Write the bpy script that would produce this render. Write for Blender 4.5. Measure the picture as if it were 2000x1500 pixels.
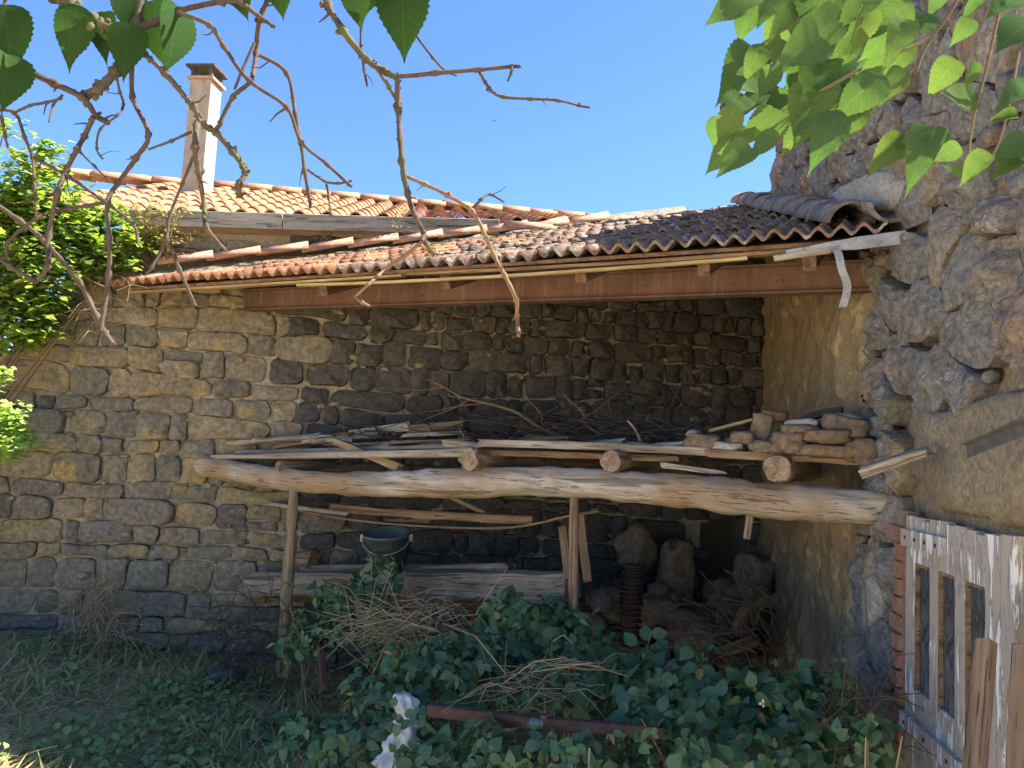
import bpy, math, random
import numpy as np
from math import sin, cos, pi, radians, sqrt, atan2
from mathutils import Matrix, Vector, noise

# ------------------------------------------------------------------ camera, sky, sun, exposure
for o in list(bpy.data.objects):
    bpy.data.objects.remove(o)
scene = bpy.context.scene
EYE = 1.85; FPX = 1511.0; PITCH = radians(5); ROLL = radians(3)
f_ = np.array([0, cos(PITCH), sin(PITCH)]); u_ = np.array([0, -sin(PITCH), cos(PITCH)]); r_ = np.array([1.0, 0, 0])
CR = cos(ROLL)*r_ + sin(ROLL)*u_; CU = -sin(ROLL)*r_ + cos(ROLL)*u_
CAM = np.array([0, 0, EYE])
cd = bpy.data.cameras.new('camera'); co = bpy.data.objects.new('camera', cd); scene.collection.objects.link(co)
cd.sensor_width = 36; cd.lens = FPX/2000*36; cd.clip_start = 0.05; cd.clip_end = 2000
co.matrix_world = Matrix(((CR[0], CU[0], -f_[0], 0), (CR[1], CU[1], -f_[1], 0), (CR[2], CU[2], -f_[2], EYE), (0, 0, 0, 1)))
scene.camera = co

SUN_AZ = radians(10)      # from +X towards +Y, direction TO the sun
SUN_EL = radians(50.5)
world = bpy.data.worlds.new('World'); scene.world = world; world.use_nodes = True
wn = world.node_tree; bg = wn.nodes['Background']
sky = wn.nodes.new('ShaderNodeTexSky'); sky.sky_type = 'NISHITA'; sky.sun_disc = False
sky.sun_elevation = SUN_EL; sky.sun_rotation = radians(90) - SUN_AZ
sky.air_density = 1.0; sky.dust_density = 0.0; sky.ozone_density = 10.0; sky.altitude = 800
wn.links.new(sky.outputs[0], bg.inputs[0]); bg.inputs[1].default_value = 0.058
sl = bpy.data.lights.new('sun', 'SUN'); sl.energy = 4.6; sl.angle = radians(0.5); sl.color = (1.0, 0.93, 0.82)
so = bpy.data.objects.new('sun', sl); scene.collection.objects.link(so)
sd = Vector((cos(SUN_EL)*cos(SUN_AZ), cos(SUN_EL)*sin(SUN_AZ), sin(SUN_EL)))
so.rotation_euler = sd.to_track_quat('Z', 'Y').to_euler(); so.location = (20, 8, 20)
vs = scene.view_settings; vs.view_transform = 'Standard'; vs.look = 'None'; vs.gamma = 1; vs.use_curve_mapping = False
vs.exposure = 2.42
scene.render.engine = 'CYCLES'
scene.cycles.max_bounces = 8; scene.cycles.diffuse_bounces = 4; scene.cycles.transparent_max_bounces = 8

# ------------------------------------------------------------------ helpers
COL = scene.collection
WM = {}
rnd = random.Random(7)
def V(a): return Vector((float(a[0]), float(a[1]), float(a[2])))
def ray(x, y): return f_ + CR*(x-1000)/FPX - CU*(y-750)/FPX
def proj(p):
    d = np.array(p, float) - CAM; w = d @ f_
    return (1000 + FPX*(d @ CR)/w, 750 - FPX*(d @ CU)/w, w)
def at(x, y, Y):
    d = ray(x, y); return CAM + d*Y/d[1]
def onplane(x, y, p, n):
    d = ray(x, y); return CAM + d*(((np.array(p)-CAM) @ n)/(d @ n))

def link(name, me, mw, parent=None, label=None, cat=None, group=None, kind=None):
    o = bpy.data.objects.new(name, me); COL.objects.link(o)
    if parent is not None:
        o.parent = parent; o.matrix_parent_inverse = WM[parent].inverted()
    o.matrix_basis = mw; WM[o] = mw.copy()
    if label: o['label'] = label
    if cat: o['category'] = cat
    if group: o['group'] = group
    if kind: o['kind'] = kind
    return o
def empty(name, loc, label, cat, group=None):
    o = link(name, None, Matrix.Translation(V(loc)), None, label, cat, group)
    o.empty_display_size = 0.1
    return o
def mesh(name, verts, faces, m=None, smooth=False):
    me = bpy.data.meshes.new(name)
    me.from_pydata([tuple(map(float, v)) for v in verts], [], [tuple(int(i) for i in f) for f in faces]); me.update()
    if m: me.materials.append(m)
    if smooth:
        me.polygons.foreach_set('use_smooth', [True]*len(me.polygons))
    return me
def obj(name, verts, faces, m, parent=None, smooth=False, mw=None, **kw):
    """verts in world space unless mw given (then local)"""
    verts = np.array(verts, float)
    if mw is None:
        c = (verts.min(0)+verts.max(0))/2; verts = verts - c; mw = Matrix.Translation(V(c))
    return link(name, mesh(name, verts, faces, m, smooth), mw, parent, **kw)
def frame(x, y, z, o):
    return Matrix(((x[0], y[0], z[0], o[0]), (x[1], y[1], z[1], o[1]), (x[2], y[2], z[2], o[2]), (0, 0, 0, 1)))
def unit(a): a = np.array(a, float); return a/np.linalg.norm(a)
def nz(x, y=0, z=0): return noise.noise(Vector((float(x), float(y), float(z))))
class MB:
    def __init__(s): s.v = []; s.f = []
    def add(s, v, f):
        b = len(s.v); s.v.extend([tuple(q) for q in v]); s.f.extend([tuple(i+b for i in q) for q in f]); return s
    def box(s, o, x, y, z, lx, ly, lz):      # corner o, axes, lengths
        o = np.array(o, float); x = np.array(x)*lx; y = np.array(y)*ly; z = np.array(z)*lz
        v = [o, o+x, o+x+y, o+y, o+z, o+x+z, o+x+y+z, o+y+z]
        return s.add(v, [(0,3,2,1),(4,5,6,7),(0,1,5,4),(1,2,6,5),(2,3,7,6),(3,0,4,7)])

def sweep(pts, radii, seg=8, rough=0.0, seed=0, flat=1.0, cap=True):
    pts = np.array(pts, float); n = len(pts)
    if np.isscalar(radii): radii = [radii]*n
    T = np.gradient(pts, axis=0); T /= np.linalg.norm(T, axis=1)[:, None]+1e-9
    ref = np.array([0, 0, 1.0]) if abs(T[0][2]) < 0.9 else np.array([1.0, 0, 0])
    v = []; f = []
    for i in range(n):
        a = np.cross(ref, T[i]); a /= np.linalg.norm(a)+1e-9; b = np.cross(T[i], a)
        if i: ref = b
        for k in range(seg):
            th = 2*pi*k/seg
            r = radii[i]*(1+rough*nz(pts[i][0]*5/(radii[i]*20+.2)+seed*7.3, cos(th)*1.3+seed, sin(th)*1.3+i*.45))
            v.append(pts[i]+a*cos(th)*r+b*sin(th)*r*flat)
        if i:
            for k in range(seg):
                k2 = (k+1) % seg
                f.append(((i-1)*seg+k, (i-1)*seg+k2, i*seg+k2, i*seg+k))
    if cap:
        b = len(v); v += [np.array(q) for q in v[:seg]]+[np.array(q) for q in v[(n-1)*seg:n*seg]]
        f.append(tuple(b+k for k in range(seg-1, -1, -1))); f.append(tuple(b+seg+k for k in range(seg)))
    return np.array(v), f
def smooth_pts(pts, radii, sub=4):
    pts = np.array(pts, float); n = len(pts); P = []; Rr = []
    if np.isscalar(radii): radii = [radii]*n
    for i in range(n-1):
        p0 = pts[max(i-1, 0)]; p1 = pts[i]; p2 = pts[i+1]; p3 = pts[min(i+2, n-1)]
        for k in range(sub):
            t = k/sub
            P.append(.5*((2*p1)+(-p0+p2)*t+(2*p0-5*p1+4*p2-p3)*t*t+(-p0+3*p1-3*p2+p3)*t**3)); Rr.append(radii[i]*(1-t)+radii[i+1]*t)
    P.append(pts[-1]); Rr.append(radii[-1])
    return np.array(P), Rr
def alongX(v, p0, p1):
    """world verts -> local verts of an object with local X along p0->p1; returns local verts, matrix"""
    p0 = np.array(p0, float); p1 = np.array(p1, float); x = unit(p1-p0)
    up = np.array([0, 0, 1.0]) if abs(x[2]) < .9 else np.array([0, 1.0, 0])
    y = unit(np.cross(up, x)); z = np.cross(x, y); c = (p0+p1)/2
    M = np.stack([x, y, z], 1)
    return (np.array(v)-c) @ M, frame(x, y, z, c)
def pole(name, pts, radii, m, parent=None, seg=10, rough=.15, sub=4, seed=0, flat=1.0, **kw):
    P, R = smooth_pts(pts, radii, sub)
    v, f = sweep(P, R, seg, rough, seed, flat)
    lv, mw = alongX(v, P[0], P[-1])
    return obj(name, lv, f, m, parent, True, mw, **kw)
def plank(name, p0, p1, w, t, m, parent=None, roll=0.0, bend=0.0, rough=.06, taper=(1, 1), seed=0, seg=8, ragged=.02, **kw):
    """w horizontal breadth, t thickness; local X along length"""
    p0 = np.array(p0, float); p1 = np.array(p1, float); L = np.linalg.norm(p1-p0)
    _, mw = alongX(np.array([p0]), p0, p1)
    rr = random.Random(seed+1)
    ch = min(w, t)*.14
    prof = [(-w/2+ch, -t/2), (w/2-ch, -t/2), (w/2, -t/2+ch), (w/2, t/2-ch), (w/2-ch, t/2), (-w/2+ch, t/2), (-w/2, t/2-ch), (-w/2, -t/2+ch)]
    v = []; f = []; n = len(prof)
    for i in range(seg+1):
        s = i/seg; x = (s-.5)*L; k = taper[0]*(1-s)+taper[1]*s
        for j, (a, b) in enumerate(prof):
            e = ragged*rr.uniform(-1, 1) if i in (0, seg) else 0
            q = rough*min(w, t)*nz(s*L*4+seed*3.1, j*.7, seed)
            v.append((x+e, a*k+q+.4*rough*w*nz(s*L*2, seed*1.7, 5), b*k+q*.8+bend*(1-(2*s-1)**2)))
        if i:
            for j in range(n):
                j2 = (j+1) % n; f.append(((i-1)*n+j, (i-1)*n+j2, i*n+j2, i*n+j))
    f.append(tuple(range(n-1, -1, -1))); f.append(tuple(seg*n+j for j in range(n)))
    return obj(name, v, f, m, parent, False, mw @ Matrix.Rotation(roll, 4, 'X'), **kw)

# ------------------------------------------------------------------ procedural materials
class NT:
    def __init__(s, name):
        s.m = bpy.data.materials.new(name); s.m.use_nodes = True; s.t = s.m.node_tree
        s.b = s.t.nodes['Principled BSDF']; s.out = s.t.nodes['Material Output']
        tc = s.n('ShaderNodeTexCoord'); oi = s.n('ShaderNodeObjectInfo'); ge = s.n('ShaderNodeNewGeometry')
        a = s.math('ADD', oi.outputs['Random'], ge.outputs['Random Per Island']); s.rand = s.math('FRACT', a, 0)
        off = s.n('ShaderNodeVectorMath'); off.operation = 'SCALE'
        cx = s.n('ShaderNodeCombineXYZ'); s.l(s.rand, cx.inputs[0]); s.l(oi.outputs['Random'], cx.inputs[1]); s.l(s.rand, cx.inputs[2])
        s.l(cx.outputs[0], off.inputs[0]); off.inputs['Scale'].default_value = 23
        ad = s.n('ShaderNodeVectorMath'); s.l(tc.outputs['Object'], ad.inputs[0]); s.l(off.outputs[0], ad.inputs[1])
        s.obj = ad.outputs[0]; s.plain = tc.outputs['Object']; s.geo = ge
    def n(s, t): return s.t.nodes.new(t)
    def l(s, a, b): s.t.links.new(a, b)
    def put(s, v, sock):
        if hasattr(v, 'links'): s.l(v, sock)
        else: sock.default_value = v if not isinstance(v, tuple) or len(v) != 3 else (*v, 1)
    def math(s, op, a, b, c=None):
        m = s.n('ShaderNodeMath'); m.operation = op; s.put(a, m.inputs[0]); s.put(b, m.inputs[1]); 
        if c is not None: s.put(c, m.inputs[2])
        return m.outputs[0]
    def scale(s, vec, sc):
        m = s.n('ShaderNodeMapping'); s.l(vec, m.inputs[0]); m.inputs['Scale'].default_value = sc; return m.outputs[0]
    def noise(s, sc, det=4, rough=.55, vec=None, dist=0):
        m = s.n('ShaderNodeTexNoise'); s.l(vec or s.obj, m.inputs['Vector']); m.inputs['Scale'].default_value = sc
        m.inputs['Detail'].default_value = det; m.inputs['Roughness'].default_value = rough; m.inputs['Distortion'].default_value = dist
        return m.outputs['Fac']
    def vor(s, sc, vec=None, feat='F1'):
        m = s.n('ShaderNodeTexVoronoi'); m.feature = feat; s.l(vec or s.obj, m.inputs['Vector']); m.inputs['Scale'].default_value = sc
        return m.outputs['Distance']
    def ramp(s, fac, stops, interp='LINEAR'):
        m = s.n('ShaderNodeValToRGB'); cr = m.color_ramp; cr.interpolation = interp
        while len(cr.elements) < len(stops): cr.elements.new(.5)
        for e, (p, c) in zip(cr.elements, stops):
            e.position = p; e.color = (*c, 1) if isinstance(c, tuple) else (c, c, c, 1)
        s.l(fac, m.inputs[0]); return m.outputs[0]
    def mix(s, fac, a, b, mode='MIX'):
        m = s.n('ShaderNodeMix'); m.data_type = 'RGBA'; m.blend_type = mode
        s.put(fac, m.inputs[0]); s.put(a, m.inputs[6]); s.put(b, m.inputs[7]); return m.outputs[2]
    def bump(s, h, dist, strength=1.0, normal=None):
        m = s.n('ShaderNodeBump'); s.l(h, m.inputs['Height']); m.inputs['Distance'].default_value = dist; m.inputs['Strength'].default_value = strength
        if normal: s.l(normal, m.inputs['Normal'])
        return m.outputs[0]
    def done(s, col, rough=.85, normal=None, spec=.3, metal=0):
        s.put(col, s.b.inputs['Base Color']); s.put(rough, s.b.inputs['Roughness'])
        s.b.inputs['Specular IOR Level'].default_value = spec; s.b.inputs['Metallic'].default_value = metal
        if normal: s.l(normal, s.b.inputs['Normal'])
        return s.m
    def leaf(s, col, trans=.35, rough=.5, tcol=None):
        s.put(col, s.b.inputs['Base Color']); s.b.inputs['Roughness'].default_value = rough; s.b.inputs['Specular IOR Level'].default_value = getattr(s, 'spec_', .35)
        tr = s.n('ShaderNodeBsdfTranslucent'); s.put(tcol or col, tr.inputs['Color'])
        mx = s.n('ShaderNodeMixShader'); mx.inputs[0].default_value = trans
        s.l(s.b.outputs[0], mx.inputs[1]); s.l(tr.outputs[0], mx.inputs[2]); s.l(mx.outputs[0], s.out.inputs['Surface'])
        return s.m

def stone_mat(name, pal, ochre=.3, ochre_col=(.33, .2, .06), pits=.5, pale=.3, bdist=.009):
    t = NT(name)
    c = t.ramp(t.rand, [(i/(len(pal)-1), p) for i, p in enumerate(pal)])
    n1 = t.noise(5, 6, .6); n2 = t.noise(26, 8, .65); n3 = t.noise(70, 4, .6)
    c = t.mix(t.ramp(n2, [(.3, 0.0), (.7, 1.0)]), t.mix(1, c, (.5, .5, .5), 'MULTIPLY'), t.mix(1, c, (1.45, 1.42, 1.36), 'MULTIPLY'))
    if ochre:
        mk = t.math('MULTIPLY', t.ramp(n1, [(.5, 0.0), (.62, 1.0)]), t.ramp(t.noise(33, 5, .7), [(.35, 0.0), (.6, 1.0)]))
        lim = t.ramp(t.math('FRACT', t.math('MULTIPLY', t.rand, 7.31), 0), [(1-ochre-.02, 0.0), (min(1-ochre+.25, 1), 1.0)])
        c = t.mix(t.math('MULTIPLY', mk, lim), c, ochre_col)
    if pale:
        pk = t.math('MULTIPLY', t.ramp(t.noise(9, 3, .5), [(.55, 0.0), (.7, 1.0)]), t.ramp(n3, [(.5, 0.0), (.62, 1.0)]))
        c = t.mix(t.math('MULTIPLY', pk, pale), c, (.5, .5, .46))
    h = t.math('ADD', n1, t.math('MULTIPLY', n2, .6)); h = t.math('ADD', h, t.math('MULTIPLY', n3, .18))
    if pits:
        pv = t.ramp(t.vor(55), [(.0, 0.0), (.28, 1.0)]); h = t.math('ADD', h, t.math('MULTIPLY', pv, .3*pits))
        c = t.mix(t.math('MULTIPLY', t.math('SUBTRACT', 1, pv), .45*pits), c, (.02, .018, .016))
    return t.done(c, .92, t.bump(h, bdist), .15)
BASALT = stone_mat('shaded_basalt', [(.068, .064, .062), (.09, .084, .078), (.105, .096, .088), (.085, .077, .07), (.072, .07, .07), (.098, .088, .08)], .0, (.42, .26, .07), .5, .2, .011)  # wall stone with the shade of the recess put into its colour
LICHENED_LIT = stone_mat('lichened_lit_basalt', [(.135, .12, .10), (.20, .175, .135), (.25, .21, .15), (.28, .22, .13), (.155, .14, .12), (.23, .195, .14)], .5, (.44, .29, .09), .5, .5, .011)  # lichened stone, palette also raised for the light at the left end
BOULDER = stone_mat('vesicular_boulder', [(.145, .14, .135), (.205, .195, .18), (.165, .158, .15), (.24, .215, .18), (.20, .155, .13), (.185, .178, .168)], .28, (.42, .26, .07), .9, .6, .012)
PILESTONE = stone_mat('earthy_stone', [(.19, .135, .09), (.23, .165, .105), (.17, .125, .09), (.21, .15, .10)], .2, (.3, .2, .08), .3, .3)
DARKRUBBLE = stone_mat('dark_rubble', [(.18, .14, .11), (.22, .175, .135), (.17, .155, .14)], .1, (.2, .14, .06), .3, .1)

def mortar_mat(name, c1, c2, c3, bd=.015):
    t = NT(name); n1 = t.noise(3, 6, .6, t.plain); n2 = t.noise(40, 8, .7, t.plain)
    c = t.mix(t.ramp(n1, [(.35, 0.0), (.65, 1.0)]), c1, c2); c = t.mix(t.ramp(n2, [(.42, 0.0), (.62, 1.0)]), c, c3)
    return t.done(c, .95, t.bump(t.math('ADD', n2, t.math('MULTIPLY', n1, .25)), bd*1.3), .1)
MORTAR = mortar_mat('earth_mortar', (.38, .315, .225), (.48, .40, .29), (.28, .23, .16), .006)
MORTAR2 = mortar_mat('barn_mortar', (.30, .24, .16), (.38, .305, .205), (.21, .17, .12), .009)
def plaster_mat():
    t = NT('flaking_plaster'); v = t.scale(t.plain, (1, 1, .7))
    n1 = t.noise(8, 9, .72, v, .2); n2 = t.noise(38, 7, .7, t.plain); n3 = t.noise(2.2, 4, .5, t.plain)
    c = t.mix(t.ramp(n2, [(.35, 0.0), (.7, 1.0)]), (.24, .18, .115), (.34, .26, .16))
    mk = t.ramp(t.math('ADD', n1, t.math('MULTIPLY', n3, .25)), [(.665, 0.0), (.72, .85)])
    c = t.mix(mk, c, (.48, .36, .18))
    c = t.mix(t.ramp(n3, [(.55, 0.0), (.7, .7)]), c, (.17, .145, .125))
    return t.done(c, .95, t.bump(t.math('ADD', t.math('MULTIPLY', n1, 1.2), t.math('MULTIPLY', n2, .35)), .016), .1)
PLASTER = plaster_mat()
LIME = mortar_mat('pale_lime', (.40, .36, .30), (.50, .45, .38), (.26, .235, .20), .008)
RENDER = mortar_mat('cement_render', (.29, .235, .165), (.39, .32, .22), (.20, .165, .12), .009)
def tile_mat(name, pal, lichen=.15, moss=0.0, dark=.2):
    t = NT(name); c = t.ramp(t.rand, [(i/(len(pal)-1), p) for i, p in enumerate(pal)])
    n2 = t.noise(30, 6, .65); n1 = t.noise(6, 5, .6)
    c = t.mix(t.ramp(n2, [(.3, 0.0), (.75, 1.0)]), t.mix(1, c, (.72, .7, .7), 'MULTIPLY'), t.mix(1, c, (1.2, 1.2, 1.2), 'MULTIPLY'))
    c = t.mix(t.math('MULTIPLY', t.ramp(n1, [(.52, 0.0), (.66, 1.0)]), dark), c, (.06, .05, .048))
    if lichen:
        c = t.mix(t.math('MULTIPLY', t.ramp(t.noise(14, 6, .7), [(.54, 0.0), (.62, 1.0)]), lichen), c, (.42, .41, .37))
        c = t.mix(t.math('MULTIPLY', t.ramp(t.noise(19, 5, .7), [(.6, 0.0), (.66, 1.0)]), lichen*.8), c, (.42, .25, .06))
    if moss:
        c = t.mix(t.math('MULTIPLY', t.ramp(t.noise(8, 6, .7), [(.53, 0.0), (.63, 1.0)]), moss), c, (.09, .095, .03))
    return t.done(c, .85, t.bump(n2, .004), .2)
TILE = tile_mat('terracotta_roman', [(.34, .165, .085), (.38, .19, .10), (.31, .145, .075), (.40, .215, .12)], .2, 0, .2)
TILE2 = tile_mat('terracotta_corrugated', [(.35, .165, .085), (.39, .185, .095), (.31, .145, .075), (.38, .205, .11)], .5, .1, .35)
TILEMOSS_SHADE = tile_mat('terracotta_lichened_shade', [(.23, .145, .11), (.20, .14, .115), (.26, .15, .105), (.185, .145, .125)], .8, .7, .6)  # moss and lichen, with roof shade also darkened into the colour
TILEPALE = tile_mat('terracotta_half_round', [(.38, .20, .125), (.41, .235, .155), (.36, .18, .11)], .5, .05, .2)
TILEGREY = tile_mat('grey_lichened_half_round', [(.20, .16, .145), (.23, .19, .17), (.18, .145, .135)], .5, .25, .6)

def wood_mat(name, pal, crack=.6, bd=.006, rough=.8, streak=None):
    t = NT(name); v = t.scale(t.obj, (1.2, 14, 14)); v2 = t.scale(t.obj, (3, 60, 60))
    n1 = t.noise(1.6, 5, .6, v, .4); n2 = t.noise(1.5, 5, .7, v2); n3 = t.noise(2.2, 3, .5)
    c = t.ramp(t.rand, [(i/(len(pal)-1), p) for i, p in enumerate(pal)]) if len(pal) > 1 else pal[0]
    c = t.mix(t.ramp(n1, [(.3, 0.0), (.7, 1.0)]), t.mix(1, c, (.5, .46, .42), 'MULTIPLY'), t.mix(1, c, (1.3, 1.3, 1.3), 'MULTIPLY'))
    if streak: c = t.mix(t.ramp(n3, [(.42, 0.0), (.62, 1.0)]), c, streak)
    ck = t.ramp(n2, [(.33, 1.0), (.42, 0.0)])
    ck2 = t.ramp(t.noise(1.0, 4, .55, t.scale(t.obj, (.7, 20, 20)), .3), [(.36, 1.0), (.395, 0.0)])
    cm = t.math('MULTIPLY', t.math('MAXIMUM', ck, ck2), crack)
    c = t.mix(cm, c, (.045, .033, .024))
    h = t.math('SUBTRACT', t.math('ADD', n1, t.math('MULTIPLY', n2, .5)), cm)
    return t.done(c, rough, t.bump(h, bd), .2)
LOGWOOD = wood_mat('weathered_log', [(.47, .405, .325)], .55, .008, .75, (.34, .23, .135))
GREYWOOD = wood_mat('grey_weathered_board', [(.40, .345, .275), (.33, .285, .235), (.44, .37, .28), (.29, .24, .19)], .6)
BROWNWOOD = wood_mat('brown_old_board', [(.26, .175, .105), (.30, .20, .12), (.22, .15, .095)], .6)
BEAMWOOD = wood_mat('hewn_beam', [(.40, .30, .21)], .7, .01, .85, (.24, .155, .10))
POLEWOOD = wood_mat('peeled_pole', [(.36, .28, .19), (.31, .225, .14)], .5)
FASCIA = wood_mat('silver_fascia', [(.30, .27, .225), (.27, .25, .205)], .8, .008)
YELLOWWOOD = wood_mat('yellowed_batten', [(.48, .36, .17), (.42, .29, .14)], .3)
RAFTER = wood_mat('dark_rafter', [(.17, .10, .065), (.20, .12, .08)], .4)
def simple(name, c1, c2, sc=12, rough=.8, bd=.003, spec=.3, metal=0, th=(.4, .65), c3=None):
    t = NT(name); n = t.noise(sc, 6, .65); c = t.mix(t.ramp(n, [(th[0], 0.0), (th[1], 1.0)]), c1, c2)
    if c3: c = t.mix(t.ramp(t.noise(sc*3.1, 5, .7), [(.55, 0.0), (.65, 1.0)]), c, c3)
    return t.done(c, rough, t.bump(n, bd), spec, metal)
RUST = simple('red_oxide_steel', (.135, .07, .052), (.19, .10, .075), 4, .7, .003)
DRUST = simple('dark_rust', (.075, .04, .028), (.12, .065, .045), 18, .85, .006)
GALV = simple('galvanised_strip', (.27, .265, .25), (.42, .41, .39), 9, .5, .002, .5, .2, (.4, .65), (.2, .17, .13))
ANGLE = simple('dull_steel', (.10, .10, .10), (.17, .165, .16), 15, .6, .002, .4, .4)
BAG = simple('white_plastic', (.58, .55, .49), (.70, .67, .60), 9, .5, .006)
BUCKET = simple('blue_green_plastic', (.075, .105, .105), (.105, .14, .135), 10, .5, .002, c3=(.14, .17, .16))
BRICK = simple('red_brick', (.26, .12, .085), (.33, .175, .125), 14, .9, .006, c3=(.34, .26, .20))
CHIM = simple('beige_render', (.34, .27, .21), (.41, .335, .26), 6, .9, .004, .2, c3=(.33, .26, .20))
CHIMCAP = simple('sooty_concrete', (.05, .045, .042), (.09, .08, .072), 12, .95, .006)
CHIMRIM = simple('terracotta_slab', (.36, .22, .15), (.42, .27, .19), 12, .9, .004)
def rust_mat():
    t = NT('dusty_rusted_steel'); n = t.noise(3, 7, .65); v_ = t.noise(1.2, 6, .7, t.scale(t.obj, (22, 3, 1.5))); n3 = t.noise(40, 6, .7)
    c = t.mix(t.ramp(n, [(.35, 0.0), (.65, 1.0)]), (.115, .062, .047), (.185, .105, .08)); c = t.mix(t.ramp(v_, [(.5, 0.0), (.7, .65)]), c, (.24, .17, .13)); c = t.mix(t.ramp(n3, [(.55, 0.0), (.68, .6)]), c, (.08, .04, .03))
    return t.done(c, .8, t.bump(n3, .002), .2)
RUST = rust_mat()
def soot_mat():
    t = NT('stained_beige_render'); n = t.noise(7, 7, .65); v_ = t.noise(1.0, 6, .7, t.scale(t.obj, (9, 9, 1.2)))
    c = t.mix(t.ramp(n, [(.35, 0.0), (.65, 1.0)]), (.30, .24, .185), (.40, .325, .25)); c = t.mix(t.ramp(v_, [(.48, 0.0), (.66, .7)]), c, (.20, .155, .125))
    return t.done(c, .92, t.bump(n, .006), .15)
CHIM = soot_mat()
def paint_mat():
    t = NT('flaking_white_paint'); v = t.scale(t.obj, (26, 26, 2.6)); n1 = t.noise(1.4, 7, .7, v, .3); n2 = t.noise(5, 5, .6)
    mk = t.ramp(t.math('ADD', n1, t.math('MULTIPLY', n2, .45)), [(.66, 0.0), (.71, 1.0)])
    wood = t.mix(n1, (.24, .16, .10), (.36, .28, .21))
    c = t.mix(t.math('MULTIPLY', mk, .75), t.mix(n2, (.80, .78, .73), (.90, .88, .83)), wood)
    return t.done(c, .65, t.bump(t.math('SUBTRACT', n2, mk), .004), .3)
PAINT = paint_mat()
def glass_mat():
    t = NT('dusty_glass'); v = t.scale(t.plain, (1, 1, .5)); n = t.noise(7, 6, .7, v, 1.5)
    c = t.mix(t.ramp(n, [(.42, 0.0), (.75, 1.0)]), (.04, .043, .046), (.22, .225, .23))
    return t.done(c, t.ramp(n, [(.4, .12), (.7, .5)]), None, .5)
GLASS = glass_mat()
def leaf_mat(name, a, b, c=None, trans=.35, rough=.5, tmul=(1.3, 1.45, .6), vein=False):
    t = NT(name); st = [(0.0, a), (1.0, b)] if not c else [(0.0, a), (.6, b), (1.0, c)]
    col = t.ramp(t.rand, st); col = t.mix(t.ramp(t.noise(25, 4, .6), [(.3, 0.0), (.7, 1.0)]), t.mix(1, col, (.8, .8, .8), 'MULTIPLY'), col)
    if vein:
        sx = t.n('ShaderNodeSeparateXYZ'); t.l(t.plain, sx.inputs[0]); ax_ = t.math('ABSOLUTE', sx.outputs[0], 0)
        mid = t.ramp(ax_, [(.006, 1.0), (.016, 0.0)])
        ph = t.math('FRACT', t.math('MULTIPLY', t.math('SUBTRACT', sx.outputs[1], t.math('MULTIPLY', ax_, .75)), 6.5), 0)
        side = t.ramp(t.math('ABSOLUTE', t.math('SUBTRACT', ph, .5), 0), [(.03, 1.0), (.09, 0.0)])
        vm = t.math('MAXIMUM', mid, t.math('MULTIPLY', side, .55)); col = t.mix(t.math('MULTIPLY', vm, .3), col, t.mix(1, col, (1.9, 1.7, 1.8), 'MULTIPLY'))
    t.b.inputs['Specular IOR Level'].default_value = .3
    t.spec_ = .0 if vein else .3
    return t.leaf(col, trans, rough, t.mix(1, col, tmul, 'MULTIPLY'))
BRAMBLE = leaf_mat('bramble_leaf', (.06, .13, .07), (.095, .18, .085), (.17, .23, .09), .25, .45)
SHRUBLEAF = leaf_mat('shrub_leaf', (.13, .21, .045), (.24, .33, .07), (.40, .45, .11), .55, .55)
VINELEAF = leaf_mat('vine_leaf', (.075, .135, .055), (.095, .16, .058), (.125, .185, .062), .35, .6, vein=True)
DARKLEAF = leaf_mat('overhead_leaf', (.028, .06, .02), (.036, .075, .024), None, .3, .45, vein=True)
WEED = leaf_mat('ground_weed', (.16, .25, .105), (.22, .32, .12), (.32, .36, .14), .35, .6)
DRYLEAF = leaf_mat('dry_leaf', (.22, .13, .05), (.30, .22, .08), (.25, .27, .07), .3, .7)
STRAW = leaf_mat('straw', (.38, .29, .17), (.48, .38, .22), (.30, .22, .13), .15, .8, (1, 1, .9))
DRYGRASS = leaf_mat('dry_grass', (.50, .44, .20), (.58, .49, .26), (.40, .42, .16), .4, .8, (1, 1, .8))
def bark_mat(name, a, b, m):
    t = NT(name); n = t.noise(45, 6, .7, t.plain); c = t.mix(t.ramp(n, [(.35, 0.0), (.65, 1.0)]), a, b)
    c = t.mix(t.ramp(t.noise(9, 4, .6, t.plain), [(.5, 0.0), (.62, 1.0)]), c, m)
    return t.done(c, .9, t.bump(n, .004), .15)
BARK = bark_mat('twig_bark', (.06, .04, .032), (.10, .07, .055), (.08, .07, .048))
MOSSBARK = bark_mat('mossy_bark', (.06, .047, .034), (.11, .09, .062), (.10, .10, .038))
STEM = bark_mat('brown_stem', (.15, .09, .055), (.20, .13, .08), (.17, .14, .07))
def soil_mat():
    t = NT('dry_soil'); n1 = t.noise(1.3, 5, .6, t.plain); n2 = t.noise(30, 8, .7, t.plain)
    c = t.mix(t.ramp(n2, [(.3, 0.0), (.7, 1.0)]), (.42, .33, .20), (.58, .47, .30)); c = t.mix(t.ramp(n1, [(.5, 0.0), (.66, .6)]), c, (.30, .28, .14))
    return t.done(c, .95, t.bump(n2, .007), .1)
SOIL = soil_mat()
BIRD = simple('dark_bird', (.02, .02, .025), (.03, .03, .035))
BLOSSOM = simple('pale_pink_petal', (.75, .6, .68), (.8, .68, .74))
MOSS = simple('dry_moss', (.30, .15, .04), (.22, .15, .05), 30, .95, .01)

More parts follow.
